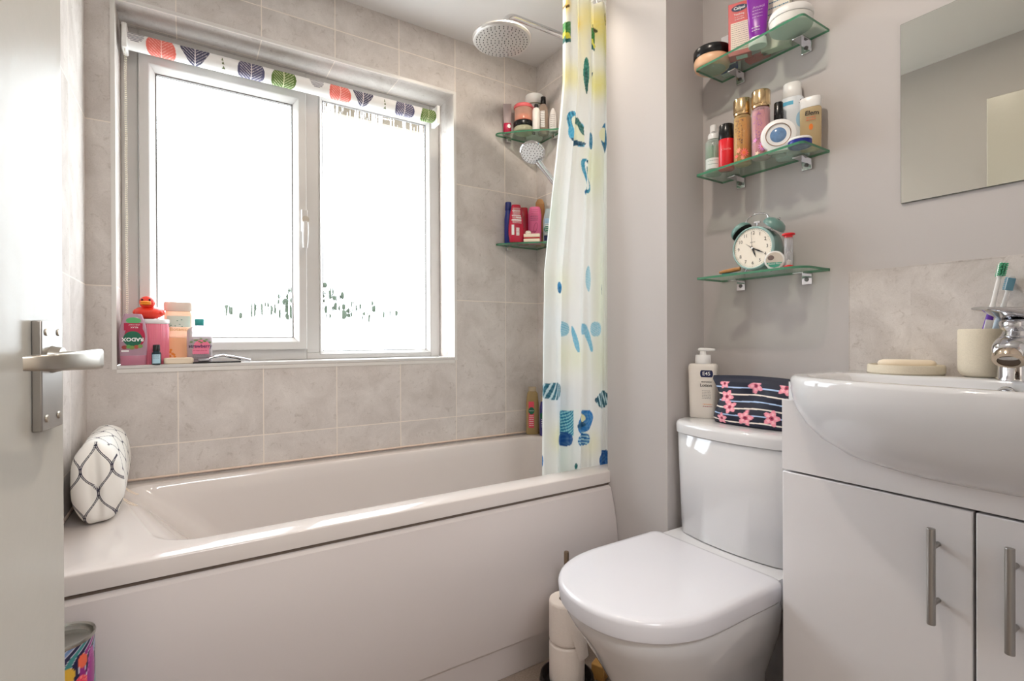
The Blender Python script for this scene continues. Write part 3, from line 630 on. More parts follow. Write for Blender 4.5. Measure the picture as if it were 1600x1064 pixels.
# ================================================================== pillow on the bath
t = thing('bath_pillow', 'white bolster bath pillow with black leaf lattice at the tub\'s left end', 'pillow', (.066, -.240, .5505), 2)
nu, nv = 380, 440; U = np.linspace(0, 2*PI, nu, endpoint=False)[None, :].repeat(nv, 0); Vv = np.linspace(0, 1, nv)[:, None].repeat(nu, 1)
L_ = .200; hwx, hwz = .051, .098
endr = np.clip(np.minimum(Vv, 1-Vv)/.30, 0, 1); prof_ = np.sin(endr*PI/2)**.55
yy = np.where(Vv < .5, -L_-.012*np.cos(endr*PI/2)*0+.045*(endr**1.6)-.0, L_-.045*(endr**1.6)); mid = (Vv > .30) & (Vv < .70)
yy = np.where(mid, (-L_+.045)+(Vv-.30)/.40*(2*L_-.09), yy)
wr = 1+.02*np.sin(3*U+9*Vv)+.012*np.sin(7*U-14*Vv)
px_ = hwx*prof_*wr*np.sign(np.cos(U))*np.abs(np.cos(U))**.85; pz_ = hwz*prof_*wr*np.sign(np.sin(U))*np.abs(np.sin(U))**.9
tl = R(3); qx = px_*math.cos(tl)-pz_*math.sin(tl); qz = px_*math.sin(tl)+pz_*math.cos(tl)
pinch = .016*np.exp(-((px_/.010)**2))*(Vv < .3)*(1-endr)
qz = np.maximum(qz+.094, .001)
pos = np.stack([np.maximum(qx, -.062), yy+pinch, qz], -1)
# lattice in unrolled coordinates, carried on over the end
s_ax = np.where(Vv < .30, (Vv-.30)*.30, np.where(Vv > .70, (Vv-.70)*.30, 0))+np.where(mid, (Vv-.30)/.40*(2*L_-.09), np.where(Vv >= .70, 2*L_-.09, 0))
ua = U*.080
ex, ez = px_, pz_
def lattice(a, b, Pn=.062, Q=.085):
    out = np.zeros(a.shape, bool)
    for sgn in (0, 1):
        sh = .5*Pn*sgn; ph = PI*sgn
        w_ = .25*Pn*np.cos(2*PI*b/Q+ph); d = np.abs(((a-sh-w_)/Pn+.5) % 1-.5)*Pn
        out |= (d < .00105)
    return out
lm = np.where(Vv < .28, lattice(ex+.01, ez+.02, .058, .118), lattice(ua, s_ax, .0718, .115))
in2 = np.where(Vv < .28, lattice(ex+.0130, ez+.02, .058, .118), lattice(ua+.0030, s_ax, .0718, .115))
col = rgb(nv, nu, (233, 231, 226)); put(col, lm | in2, (44, 42, 62))
painted('cushion', pos, col, PAINT('pillow_cloth', .8, bump=.15), t, wrap=True)
for yy_, zz in ((-.075, .030), (.010, .038)):
    MB().tube([(.040, yy_, zz), (.054, yy_-.004, zz-.016), (.068, yy_-.002, zz-.026), (.074, yy_+.004, zz-.028), (.068, yy_+.008, zz-.026), (.056, yy_+.006, zz-.016), (.040, yy_+.004, zz)], .0011, 6).obj('tie_loop', P('cream_cord', (230, 214, 196), .7), t)

# ================================================================== patterned tin behind the door
t = thing('patterned_canister', 'tall metal-lidded canister with colourful swirls beside the door', 'canister', (.067, -.810, 0))
nu, nv = 140, 260; U = np.linspace(0, 2*PI, nu, endpoint=False)[None, :].repeat(nv, 0); Zc = np.linspace(0, .470, nv)[:, None].repeat(nu, 1)
pos = np.stack([.0488*np.cos(U), .0488*np.sin(U), Zc], -1); s_ = ((U-R(-80)+PI) % (2*PI)-PI)*.0488
col = rgb(nv, nu, (20, 24, 66)); w_ = s_-.55*(.47-Zc)*-1+.012*np.sin(Zc*60); st = (w_/.011) % 1
k_ = np.floor(w_/.011) % 6
for kk, c in ((0, (24, 26, 70)), (1, (120, 150, 196)), (2, (24, 26, 70)), (3, (60, 140, 140)), (4, (24, 26, 70)), (5, (150, 40, 130))): put(col, k_ == kk, c)
put(col, (st < .12), (206, 206, 226))
def blob(cs, cz, rs, rz, c, c2=None):
    d = ((s_-cs)/rs)**2+((Zc-cz)/rz)**2; put(col, d < 1, c)
    if c2: put(col, (d < 1) & (d > .55) & ((d*9) % 1 < .5), c2)
blob(.030, .385, .016, .032, (236, 62, 96), (250, 130, 130)); blob(.033, .440, .008, .012, (240, 110, 80)); blob(.009, .425, .012, .014, (226, 180, 60)); blob(.052, .405, .011, .05, (160, 36, 140), (190, 90, 170)); blob(.05, .335, .012, .02, (240, 210, 160)); blob(.012, .36, .012, .02, (60, 160, 160), (200, 210, 230)); blob(-.02, .40, .018, .03, (236, 62, 96)); blob(.08, .38, .02, .03, (60, 160, 160))
painted('printed_body', pos, col, PAINT('tin_print', .3, .3), t, wrap=True)
MB().lathe([(0, .4655), (.043, .4655), (.046, .469), (.0465, .474), (.0495, .4765), (.0505, .474), (.0500, .470), (.0488, .4695)], 56).obj('lid', P('tin_metal', (186, 186, 180), .25, metal=1), t)
MB().lathe([(0, 0), (.0495, 0), (.0495, .004), (0, .004)], 48).obj('base_rim', P('tin_metal', (186, 186, 180), .25, metal=1), t)

# ================================================================== curtain, rail, shower
cu = thing('shower_curtain', 'bunched white shower curtain printed with blue and yellow fish', 'curtain', (0, -.630, 0))
nu, nv = 340, 560; q = np.linspace(0, 1, nu)[None, :].repeat(nv, 0); Zc = np.linspace(.40, 2.165, nv)[:, None].repeat(nu, 1)
zk = [.40, .544, .70, 1.0, 1.215, 1.47, 1.58, 1.73, 1.86, 2.1, 2.165]; xk = [1.222, 1.2295, 1.231, 1.233, 1.2375, 1.270, 1.286, 1.306, 1.3195, 1.321, 1.322]
xl = np.interp(Zc, zk, xk); xr = 1.600
low = np.clip((2.1-Zc)/1.5, 0, 1)
ph = q*2*PI*4.6+.9*np.sin(q*7)+.6*np.sin(Zc*1.5+q*3)*low
amp = .013+.007*low*np.sin(q*6+1)
yy = amp*np.sin(ph)+.005*np.sin(ph*2.3+Zc*2.0)+.008*np.exp(-((q-.42+.10*(Zc-1.0)*(Zc < 1.0))/.02)**2)*low
xx = xl+(xr-xl)*q+.006*np.cos(ph)*1.0
pos = np.stack([xx, yy, Zc], -1)
xp = xx
# ink of the fabric print: pale washes first, then the fish
col = rgb(nv, nu, (238, 239, 236))
def wash(cx, cz, rx, rz, c, k=.6):
    d = np.exp(-(((xp-cx)/rx)**2+((Zc-cz)/rz)**2))*k*.62; col[:] = col*(1-d[..., None])+np.array(c, float)*d[..., None]
for cx, cz, rx, rz, c, k in ((1.46, 2.09, .07, .05, (244, 214, 40), .8), (1.35, 1.87, .030, .04, (238, 224, 120), .85), (1.475, 1.88, .05, .045, (226, 214, 60), .75), (1.50, 2.03, .02, .05, (216, 206, 40), .8), (1.405, 2.0, .02, .10, (250, 236, 160), .6), (1.335, 2.11, .012, .02, (248, 200, 40), .9), (1.39, 2.065, .012, .02, (244, 206, 60), .8),
                              (1.45, 1.58, .05, .10, (226, 232, 180), .8), (1.28, 1.40, .03, .12, (214, 228, 214), .6), (1.30, 1.17, .05, .06, (236, 236, 190), .5), (1.36, .93, .06, .06, (232, 236, 190), .7), (1.48, 1.15, .03, .25, (222, 230, 176), .6), (1.48, .90, .04, .08, (228, 234, 190), .6), (1.30, .78, .05, .05, (184, 206, 228), .6), (1.28, .66, .02, .04, (240, 232, 140), .8), (1.44, .62, .03, .05, (240, 236, 170), .6), (1.32, .60, .06, .12, (206, 230, 222), .6), (1.26, 1.0, .03, .25, (216, 228, 232), .5)): wash(cx, cz, rx, rz, c, k)
TEAL, BLUE, DK, PALE = (20, 96, 96), (40, 140, 186), (14, 62, 84), (150, 200, 214)
def el(cx, cz, rx, rz, c, sh=0):
    m = ((xp-cx-sh*(Zc-cz))/rx)**2+((Zc-cz)/rz)**2 < 1; put(col, m, c); return m
def stripes(m, c, fr_, sl, duty=.5): put(col, m & ((((xp*math.cos(sl)+Zc*math.sin(sl))*fr_) % 1) < duty), c)
def rect(x0, x1, z0, z1, c): m = (xp > x0) & (xp < x1) & (Zc > z0) & (Zc < z1); put(col, m, c); return m
# green blocks near the top
for cx, hw, z0, z1 in ((1.334, .013, 1.985, 2.052), (1.458, .011, 2.0, 2.075)):
    m = rect(cx-hw, cx+hw, z0, z1, (40, 112, 50)); put(col, m & (Zc < z0+.028), (22, 84, 84)); el(cx+.002, z0+.024, .008, .014, (216, 210, 70), -.5)
el(1.413, 1.90, .0075, .052, (18, 110, 96)); el(1.413, 1.87, .004, .045, (16, 80, 74)); el(1.452, 1.905, .003, .016, DK, .3); el(1.5, 2.11, .008, .022, (60, 60, 30)); el(1.5, 2.11, .005, .016, (236, 214, 60)); el(1.334, 2.105, .010, .006, (70, 50, 20)); el(1.465, 2.075, .006, .012, (60, 60, 30), -.6)
# blue angel fish around mid height
m = el(1.372, 1.697, .040, .055, (30, 110, 150), -.35); stripes(m, (60, 170, 206), 70, .4, .4); el(1.381, 1.692, .026, .044, (236, 238, 214), -.5); el(1.392, 1.712, .009, .036, (18, 84, 80), -.45); rect(1.402, 1.43, 1.64, 1.76, (238, 239, 236)); el(1.345, 1.68, .014, .022, (60, 160, 200)); el(1.375, 1.655, .03, .009, (16, 66, 96), -1)
m = el(1.497, 1.692, .020, .052, (24, 96, 136)); el(1.488, 1.70, .014, .026, (236, 236, 200)); el(1.497, 1.66, .010, .022, (14, 60, 76)); el(1.448, 1.678, .006, .030, (30, 110, 150))
m = el(1.416, 1.548, .020, .055, (44, 140, 176), -.3); el(1.420, 1.550, .014, .044, (236, 238, 232), -.3); el(1.420, 1.535, .0055, .040, (18, 92, 92), -.28); el(1.411, 1.487, .012, .011, (30, 96, 140)); el(1.42, 1.592, .014, .006, DK)
el(1.493, 1.49, .004, .03, (70, 110, 90))
# below the middle
el(1.292, 1.157, .013, .018, (26, 112, 168)); el(1.294, 1.148, .008, .012, (16, 84, 130)); m = el(1.430, 1.195, .010, .045, (170, 208, 220)); stripes(m, PALE, 120, 1.2); el(1.480, 1.16, .004, .020, (20, 60, 100))
for cx in (1.318, 1.455): m = el(cx, 1.02, .018, .026, (176, 210, 222)); stripes(m, (120, 186, 206), 160, .9)
for cx in (1.36, 1.43): m = el(cx, .985, .010, .045, (110, 180, 206), -.3)
m = el(1.412, 1.02, .012, .02, (120, 180, 206))
# striped fish
m = el(1.268, .815, .040, .028, (16, 86, 110)); stripes(m, (196, 224, 230), 100, -.25, .38); el(1.304, .818, .008, .010, DK)
m = el(1.490, .772, .034, .032, (14, 74, 90)); stripes(m, (200, 226, 230), 90, .25, .38); el(1.458, .772, .006, .009, DK)
m = rect(1.298, 1.352, .66, .745, (20, 110, 150)); m &= True; stripes(m, (130, 206, 214), 120, 2.2, .45); el(1.318, .650, .028, .024, (16, 74, 140)); rect(1.351, 1.372, .6, .75, (232, 238, 234))
m = el(1.408, .700, .036, .040, (30, 110, 180), .3); el(1.400, .712, .016, .016, (236, 236, 190)); el(1.392, .690, .024, .013, (14, 70, 110)); m = el(1.400, .640, .030, .024, (24, 96, 160)); stripes(m, (170, 214, 220), 90, 1.4, .35)
el(1.228, .585, .014, .026, (30, 110, 180)); el(1.500, .560, .034, .032, (20, 80, 150)); el(1.362, .555, .007, .010, TEAL)
ink = np.clip((238-col.min(-1))/120, 0, 1)[..., None]; wob = (.5+.5*np.sin(xp*310+3*np.sin(Zc*140)+Zc*90)*np.sin(Zc*230+2*np.sin(xp*170)))[..., None]
col = col+ink*wob*.30*(238-col)      # watercolour mottling of the print
painted('fabric', pos, col, PAINT('curtain_fabric', .55, transl=.38), cu)
rl = thing('curtain_rail', 'white shower curtain rail across the bath above the curtain', 'rail', (0, -.630, 2.19))
MB().cyl((.004, 0, 0), (XR-.002, 0, 0), .0115).obj('pole', WHITE, rl)
for x in (.003, XR-.012): MB().cyl((x, 0, 0), (x+.009, 0, 0), .024).obj('end_flange', WHITE, rl)
for k in range(9):
    x = 1.33+k*.031; MB().tube([(x, .0175*math.cos(a), -.004+.0195*math.sin(a)) for a in np.linspace(0, 2*PI, 17)], .0016, 6, cap=False).obj('ring', WHITE, rl)
sh = thing('shower_set', 'chrome rain shower with overhead arm and hand shower on a riser', 'shower', (XR, -.38, 0))
MB().cyl((-.036, 0, 1.02), (-.036, 0, 2.165), .0095).obj('riser_pipe', CHROME, sh)
MB().tube([(-.036, 0, 2.10)]+[(-.036-.035+.035*math.cos(a), 0, 2.16+.0275*math.sin(a)) for a in np.linspace(0, PI/2, 8)]+[(-.20, 0, 2.1885), (-.365, 0, 2.186)]+[(-.365-.05*math.sin(a), 0, 2.186-.05+.05*math.cos(a)) for a in np.linspace(.2, PI/2, 8)]+[(-.4155, 0, 2.105)], .0105, 16).obj('arm', CHROME, sh, smooth=60)
hdp = MB().lathe([(0, -.008), (.098, -.008), (.104, -.006), (.108, 0), (.107, .006), (.098, .010), (.03, .016), (.018, .026), (.014, .034), (0, .034)], 56, (-.4255, 0, 2.0845)).obj('rain_head', P('satin_chrome', (206, 202, 198), .34, metal=.65), sh, smooth=35)
nz = MB()
for r_, k in ((.012, 6), (.026, 10), (.040, 16), (.054, 22), (.068, 28), (.082, 34), (.093, 38)):
    for i in range(k):
        a = 2*PI*i/k+r_*90; nz.lathe([(.0, -.0105), (.0014, -.0102), (.0020, -.0079)], 6, (-.4255+r_*math.cos(a), r_*math.sin(a), 2.0845))
nz.obj('nozzles', P('nozzle_grey', (70, 66, 66), .5), hdp)
for z in (1.08, 1.92): MB().cyl((-.036, 0, z), (-.001, 0, z), .009).cyl((-.006, 0, z), (-.001, 0, z), .02).obj('wall_mount', CHROME, sh)
MB().cyl((-.036, -.13, 1.03), (-.036, .13, 1.03), .024).obj('mixer_bar', CHROME, sh)
for sy in (-1, 1): MB().cyl((-.036, sy*.13, 1.03), (-.036, sy*.175, 1.03), .027).obj('control_knob', CHROME, sh)
bx('slider', -.062, -.022, -.02, .02, 1.50, 1.545, CHROME, sh, .006)
A0 = Vector((-.070, 0, 1.500)); A1 = Vector((-.268, 0, 1.672)); dv = (A1-A0).normalized()
MB().tube([tuple(A0+dv*k*(A1-A0).length/6) for k in range(7)], [.0105, .012, .013, .0125, .0115, .0115, .014], 18).obj('handset', CHROME, sh, smooth=60)
nrm = Vector((-.50, -.42, -.76)).normalized(); qd = Vector((0, 0, 1)).rotation_difference(nrm).to_matrix(); hc = Vector((-.290, 0, 1.698))
hh = MB().lathe([(0, -.022), (.018, -.020), (.040, -.010), (.0485, -.002), (.049, .003), (.046, .006), (0, .006)], 40, hc, qd).obj('hand_shower_head', CHROME, sh, smooth=40)
MB().lathe([(0, .0066), (.0435, .0066)], 36, hc, qd).obj('spray_face', P('spray_white', (222, 220, 220), .35), hh, recalc=False)
nz = MB()
for r_, k in ((.010, 6), (.021, 12), (.032, 18), (.040, 22)):
    for i in range(k): a = 2*PI*i/k; nz.lathe([(0, .0092), (.0013, .009), (.0018, .0064)], 6, hc+qd @ Vector((r_*math.cos(a), r_*math.sin(a), 0)), qd)
nz.obj('nozzles', P('nozzle_grey', (70, 66, 66), .5), hh)
MB().tube([(-.066, 0, 1.497), (-.075, -.02, 1.40), (-.09, -.03, 1.20), (-.10, -.02, .95), (-.085, 0, .82), (-.06, .01, .86), (-.042, .01, 1.0)], .007, 10).obj('hose', CHROME, sh)
# ================================================================== glass shelves by the mirror
def bracket(parent, y, zt, x=XW):
    b = MB().box(x-.006, x-.0005, y-.013, y+.013, zt-.030, zt-.002).box(x-.050, x-.0005, y-.013, y+.013, zt-.0045, zt-.0002).obj('bracket', CHROME, parent, bevel=.0012)
    MB().lathe([(0, 0), (.0055, 0), (.005, .0018), (0, .0024)], 16, (x-.006, y, zt-.017), Matrix.Rotation(R(-90), 3, 'Y')).obj('screw', P('dark_steel', (110, 108, 106), .3, metal=1), b)
    MB().box(x-.045, x-.010, y-.010, y+.010, zt+.0001, zt+.0001+.0002).obj('clip_pad', P('grey_pad', (140, 146, 142), .6), b, smooth=0)
    return b
def shelf(name_label, z, round_right):
    t = thing('glass_shelf', name_label, 'shelf', (0, 0, 0), 0, 'glass shelves on the wall beside the mirror')
    x0, x1, y0, y1 = 1.488, XW-.0008, -1.3265, -1.0245
    r0 = .035 if round_right else .012
    pts = [(x1, y0)]
    pts = [(x1, y1), (x0+.004, y1), (x0, y1-.004)]
    for i in range(9): a = R(180+90*i/8); pts.append((x0+r0+r0*math.cos(a), y0+r0+r0*math.sin(a)))
    pts.append((x1, y0)); pts.reverse(); n = len(pts)
    mb = MB(); th = .006
    mb.add([(x, y, z) for x, y in pts]+[(x, y, z+th) for x, y in pts], [tuple(reversed(range(n))), tuple(range(n, 2*n))], 0)
    mb.add([(x, y, z) for x, y in pts]+[(x, y, z+th) for x, y in pts], [(i, (i+1) % n, n+(i+1) % n, n+i) for i in range(n)], 1)
    mb.obj('glass_plate', [GTOP, GEDGE], t, smooth=0)
    for y in (-1.0865, -1.2725): bracket(t, y, z)
    return z+th
ZT = shelf('top glass shelf by the mirror, crowded with creams and boxes', 1.752, False)
ZM = shelf('middle glass shelf by the mirror, lined with spray bottles', 1.450, False)
ZL = shelf('bottom glass shelf by the mirror, holding the alarm clock', 1.1545, True)
GP = 'toiletries'
def item(name, label, cat, x, y, z, rz=-60): return thing(name, label, cat, (x, y, z+.0002), rz)

# --- top shelf
t = item('cream_jar', 'wide peach cream jar with black lid overhanging the top shelf\'s left end', 'jar', 1.533, -1.047, ZT)
MB().lathe([(0, 0), (.040, 0), (.046, .004), (.049, .012), (.049, .026), (.047, .030), (0, .030)], 48).obj('jar', P('peach_cream', (236, 190, 152), .35), t)
MB().lathe([(0, .0301), (.049, .0301), (.0505, .032), (.0505, .052), (.049, .0545), (0, .0552)], 48).obj('lid', BLACK, t)
MB().lathe([(0, -.0001), (.036, -.0001)], 40).obj('base_label', P('base_silver', (196, 190, 176), .5), t, recalc=False)
def carton(name, label, x, y, z, rz, w, d, h, cfront, zsplit=None, ctop=None):
    t = item(name, label, 'box', x, y, z, rz); bx('carton', -w/2, w/2, -d/2, d/2, 0, h, P(name+'_card', cfront, .4), t, .0008)
    return t, flat(-d/2)
t, fr = carton('blue_carton', 'small white and blue cream carton behind the black-lidded jar', 1.595, -1.066, ZT, -80, .050, .020, .110, (226, 228, 232))
patch('label_panel', fr, P('print_royal', (36, 70, 160), .5), t, -.0245, .0245, .001, .066, .0004); text('label_text', 'Clea', .016, -.008, .084, fr, LB, t); lines('small_print', fr, LW, t, -.02, .02, .02, .05, 4, .003, .0009, 6)
t, fr = carton('red_carton', 'red medicine carton with white text panel near the top shelf\'s middle', 1.540, -1.131, ZT, -63, .056, .034, .142, (192, 18, 30))
patch('label_panel', fr, P('panel_cream', (236, 222, 206), .5), t, -.022, .024, .012, .088, .0004); lines('small_print', fr, P('print_grey', (110, 100, 100), .5), t, -.020, .022, .016, .083, 13, .0011, .0008, 8)
disc('label_logo', fr, LN, t, .0, .126, .020, .009, .0004); text('label_text', 'Calpol', .011, 0, .126, fr, LW, t, 0, .0009, .0002); text('label_text', 'Teething', .0075, -.001, .109, fr, LW, t); lines('small_print', fr, LW, t, -.012, .012, .095, .101, 2, .0012, .0008, 9)
bx('bottom_flap', -.0275, .0275, -.0165, .0165, -.0001, .0004, P('red_carton_card', (192, 18, 30), .4), t, 0); MB().box(-.010, .018, -.010, .010, -.0003, -.0001).obj('base_label', P('label_mint', (176, 204, 190), .5), t, smooth=0)
t = item('purple_tube', 'purple cream tube with white flip cap, standing at the top shelf\'s middle', 'tube', 1.533, -1.186, ZT, -63)
sc = [(.022, .0175, .0150, 2.2), (.026, .0205, .0160, 2.3), (.07, .0235, .0125, 2.3), (.120, .026, .006, 2.6), (.142, .0265, .0012, 4), (.155, .0265, .0012, 4)]
body('tube', sc, P('purple_tube', (132, 38, 160), .3), t); body('cap', [(0, .0215, .017, 2.2), (.002, .0225, .018, 2.2), (.0185, .021, .0175, 2.2), (.0215, .0185, .016, 2.2)], WHITE, t)
fr = front_of(sc); text('label_text', 'Anusol', .010, .003, .10, fr, P('print_lilac', (216, 180, 226), .5), t, 0, .0014); lines('small_print', fr, P('print_lilac', (216, 180, 226), .5), t, -.012, .012, .072, .090, 3, .0016, .0012, 10); patch('label_panel', fr, P('print_royal', (36, 50, 140), .5), t, -.010, .018, .128, .142, .0012); lines('small_print', fr, LW, t, -.013, .006, .036, .044, 2, .0016, .0012, 11)
t, fr = carton('white_carton', 'tall white carton behind the purple tube', 1.588, -1.205, ZT, -75, .070, .026, .170, (228, 222, 208))
lines('small_print', fr, P('print_teal', (70, 130, 160), .5), t, -.02, .032, .075, .12, 4, .003, .0006, 12); text('label_text', 'Relief', .014, .012, .140, fr, LN, t); text('label_text', 'gel', .012, .018, .088, fr, LB, t)
t = item('pink_packet', 'small red packet lying flat behind the purple tube', 'packet', 1.571, -1.196, ZT, -80); MB().loft([[(x, y, z) for x, y in ring_rr(-.030+i, .030-i, -.016+i, .016-i, .004, 4, 3)] for z, i in ((0, .001), (.004, 0), (.008, .001))]).obj('packet', P('packet_red', (206, 60, 76), .5), t)
t.location = (1.588, -1.152, ZT+.0002); t.rotation_euler = (0, 0, R(-84))
t = item('white_jar', 'low wide white pot with domed lid at the top shelf\'s right end', 'jar', 1.536, -1.272, ZT)
MB().lathe([(0, 0), (.043, 0), (.0475, .003), (.0485, .010), (.0485, .022), (.047, .0235), (0, .0235)], 48).obj('jar', P('milk_plastic', (226, 226, 222), .4), t)
MB().lathe([(0, .0238), (.0495, .0238), (.0505, .026), (.0505, .033), (.047, .042), (.036, .049), (.018, .0525), (0, .053)], 48).obj('lid', WHITE, t, smooth=60)

# --- middle shelf
def round_bottle(name, label, x, y, z, rz, secs, mat, cap=None, cmat=None):
    t = item(name, label, 'bottle', x, y, z, rz); body('body', secs, mat, t, 36)
    if cap: body('cap', cap, cmat, t, 36)
    return t, front_of(secs)
sc = [(0, .0205, .0205, 2), (.002, .0225, .0225, 2), (.092, .0225, .0225, 2), (.098, .019, .019, 2), (.101, .0125, .0125, 2)]
t, fr = round_bottle('green_spray_bottle', 'clear spray bottle of green liquid with white pump, leftmost on the middle shelf', 1.537, -1.048, ZM, -58, sc, CLEAR('clear_pet', (226, 236, 230), .22, .06))
body('liquid', [(.002, .0205, .0205, 2), (.080, .0205, .0205, 2)], P('green_liquid', (112, 156, 120), .15), t, 32)
patch('label_panel', fr, P('label_frost', (222, 230, 226), .5), t, -.0205, .0205, .014, .044, .0006); lines('small_print', fr, P('print_sage', (90, 130, 110), .5), t, -.014, .014, .026, .036, 2, .0012, .0010, 13)
for k in range(9): text('label_letter', 'SIMPLE FA'[k], .0060, -.001, .083-k*.0042, fr, P('print_sage', (60, 100, 84), .5), t, -90, .0010) if 'SIMPLE FA'[k] != ' ' else None
MB().lathe([(.0130, .1012), (.0155, .1012), (.0155, .114), (.0125, .119), (.009, .122), (.009, .142), (.007, .144), (0, .144)], 28).box(-.0045, .0045, -.0165, -.006, .121, .130).obj('pump', WHITE, t, smooth=40)
MB().cyl((0, 0, .01), (0, 0, .10), .0015).obj('dip_tube', WHITE, t)
sc = [(0, .0185, .0185, 2), (.002, .0205, .0205, 2), (.084, .0205, .0205, 2)]
t, fr = round_bottle('red_spray_bottle', 'small bright red bottle with black cap on the middle shelf', 1.531, -1.094, ZM, -58, sc, P('bright_red', (226, 30, 44), .25, coat=.4), [(.0842, .0205, .0205, 2), (.086, .0212, .0212, 2), (.124, .0195, .0195, 2), (.1265, .0175, .0175, 2)], BLACK)
text('label_text', 'Charlie', .0085, 0, .054, fr, P('print_rose', (246, 150, 150), .5), t, 0, .0010)
sc = [(0, .0165, .0165, 2), (.118, .0165, .0165, 2), (.121, .0145, .0145, 2)]
t, fr = round_bottle('frosted_bottle', 'frosted bottle with white cap peeping over the bright red bottle', 1.588, -1.078, ZM, -58, sc, P('frosted_grey', (214, 214, 210), .4), [(.1212, .0155, .0155, 2), (.139, .0150, .0150, 2), (.141, .012, .012, 2)], WHITE)
def mist(name, label, x, y, liquid, tint, flc, fl2, seed):
    sc = [(0, .0195, .0195, 2), (.002, .0218, .0218, 2), (.124, .0218, .0218, 2), (.130, .0195, .0195, 2), (.132, .0165, .0165, 2)]
    t, fr = round_bottle(name, label, x, y, ZM, -58, sc, CLEAR(name+'_clear', tint, .22, .05))
    body('liquid', [(.003, .0198, .0198, 2), (.122, .0198, .0198, 2)], P(name+'_liquid', liquid, .12), t, 32)
    MB().lathe([(0, .1322), (.0205, .1322), (.0215, .134), (.0215, .139), (.0225, .1395), (.0228, .1735), (.0215, .1755), (.0150, .1762), (0, .1762)], 40).obj('cap', P('gold_cap', (226, 196, 150), .16, metal=1), t, smooth=40)
    rd = random.Random(seed)
    for k in range(7): disc('printed_petal', fr, P(name+'_p%d' % (k % 2), (fl2, flc)[k % 2], .5), t, rd.uniform(-.015, .015), rd.uniform(.005, .045), .006, .006, .0010+k*.0001, 20, 3, 5)
    disc('printed_flower', fr, P(name+'_flower', flc, .5), t, .004, .026, .0125, .0135, .0020, 48, 4, 11); disc('printed_flower', fr, P('flower_heart', (236, 120, 60), .5), t, .004, .026, .004, .0045, .0023)
    dots = MB()
    for k in range(46):
        cx = rd.uniform(-.0165, .002); cz = rd.uniform(.045, .116); w_ = rd.uniform(.0006, .0014); dots.add([(a, fr(a, b)-.0009, b) for a, b in ((cx-w_, cz-w_), (cx+w_, cz-w_), (cx+w_, cz+w_*1.4), (cx-w_, cz+w_*1.4))], [(0, 1, 2, 3)])
    dots.obj('printed_script', P(name+'_script', (110, 84, 70) if 'gold' in name else (130, 90, 140), .5), t, recalc=False)
    return t
mist('gold_body_mist', 'golden body mist with shiny gold cap and orange flower print', 1.529, -1.144, (206, 160, 92), (240, 214, 160), (238, 110, 100), (244, 160, 130), 21)
mist('pink_body_mist', 'pink body mist with shiny gold cap, right of the golden mist', 1.527, -1.198, (214, 166, 170), (240, 206, 212), (226, 150, 210), (244, 214, 190), 22)
t = item('white_shampoo_bottle', 'tall tapered white and blue bottle at the back of the middle shelf', 'bottle', 1.589, -1.246, ZM, -66)
sc = [(0, .037, .020, 2.6), (.003, .039, .022, 2.6), (.05, .0385, .022, 2.6), (.12, .0315, .020, 2.5), (.151, .026, .018, 2.4), (.154, .024, .0165, 2.4)]
body('body', sc, P('pearl_white', (220, 226, 232), .3), t); body('cap', [(.1542, .021, .017, 2.3), (.156, .0225, .0178, 2.3), (.1905, .0205, .0160, 2.3), (.193, .0185, .014, 2.3)], WHITE, t)
fr = front_of(sc); patch('label_panel', fr, P('print_sky', (90, 180, 214), .5), t, -.024, .004, .132, .142, .0006); disc('label_swoosh', fr, P('print_pale_blue', (160, 200, 226), .5), t, .020, .090, .010, .020, .0006); text('label_text', 'S', .018, .021, .136, fr, LB, t, -20, .0012); text('label_text', 'S', .012, -.020, .112, fr, LB, t)
t = item('nail_polish_bottle', 'slim clear bottle with tall black cap behind the round white disc', 'bottle', 1.543, -1.236, ZM, -60)
body('body', [(0, .0165, .0125, 3), (.002, .0175, .0135, 3), (.072, .0175, .0135, 3), (.080, .010, .009, 2.4)], CLEAR('clear_glass', (236, 238, 238), .2, .04), t); body('cap', [(.0802, .0105, .0105, 2.4), (.083, .0115, .0115, 2.4), (.134, .0105, .0105, 2.4), (.136, .009, .009, 2.4)], BLACK, t); MB().cyl((0, 0, .02), (0, 0, .08), .0015).obj('brush_stem', WHITE, t)
t = item('white_dispenser', 'round white disc with a blue swirl window, propped on the middle shelf', 'dispenser', 1.517, -1.250, ZM, -62)
qd = Matrix.Rotation(R(90), 3, 'X'); cz = .0405
MB().lathe([(0, -.011), (.036, -.011), (.040, -.007), (.0405, 0), (.040, .007), (.036, .010), (.0285, .0112), (.0275, .0095), (.019, .0085), (0, .0085)], 48, (0, 0, cz), qd).box(-.024, .024, -.010, .010, 0, .012).obj('case', WHITE, t, smooth=40)
MB().lathe([(.0272, .0118), (.0282, .0122), (.0290, .0116)], 48, (0, 0, cz), qd).obj('groove_ring', P('gold_ring', (150, 116, 96), .3, metal=1), t)
MB().lathe([(.0, .0125), (.012, .0118), (.0185, .0088)], 36, (0, 0, cz), qd).obj('blue_window', P('blue_swirl', (116, 156, 204), .15, coat=.5, var=.5, bscale=120), t, smooth=70)
t = item('body_oil_bottle', 'flat oval bottle of pale oil with white cap, right end of middle shelf', 'bottle', 1.574, -1.300, ZM, -72)
sc = [(0, .0215, .0130, 2.6), (.002, .0228, .0145, 2.6), (.100, .0240, .0155, 2.6), (.1035, .0225, .0145, 2.6)]
body('body', sc, CLEAR('amber_clear', (226, 204, 160), .50, .08), t); body('cap', [(.1037, .0228, .015, 2.6), (.1055, .0238, .0158, 2.6), (.127, .0238, .0158, 2.6), (.1295, .0225, .0145, 2.6)], WHITE, t)
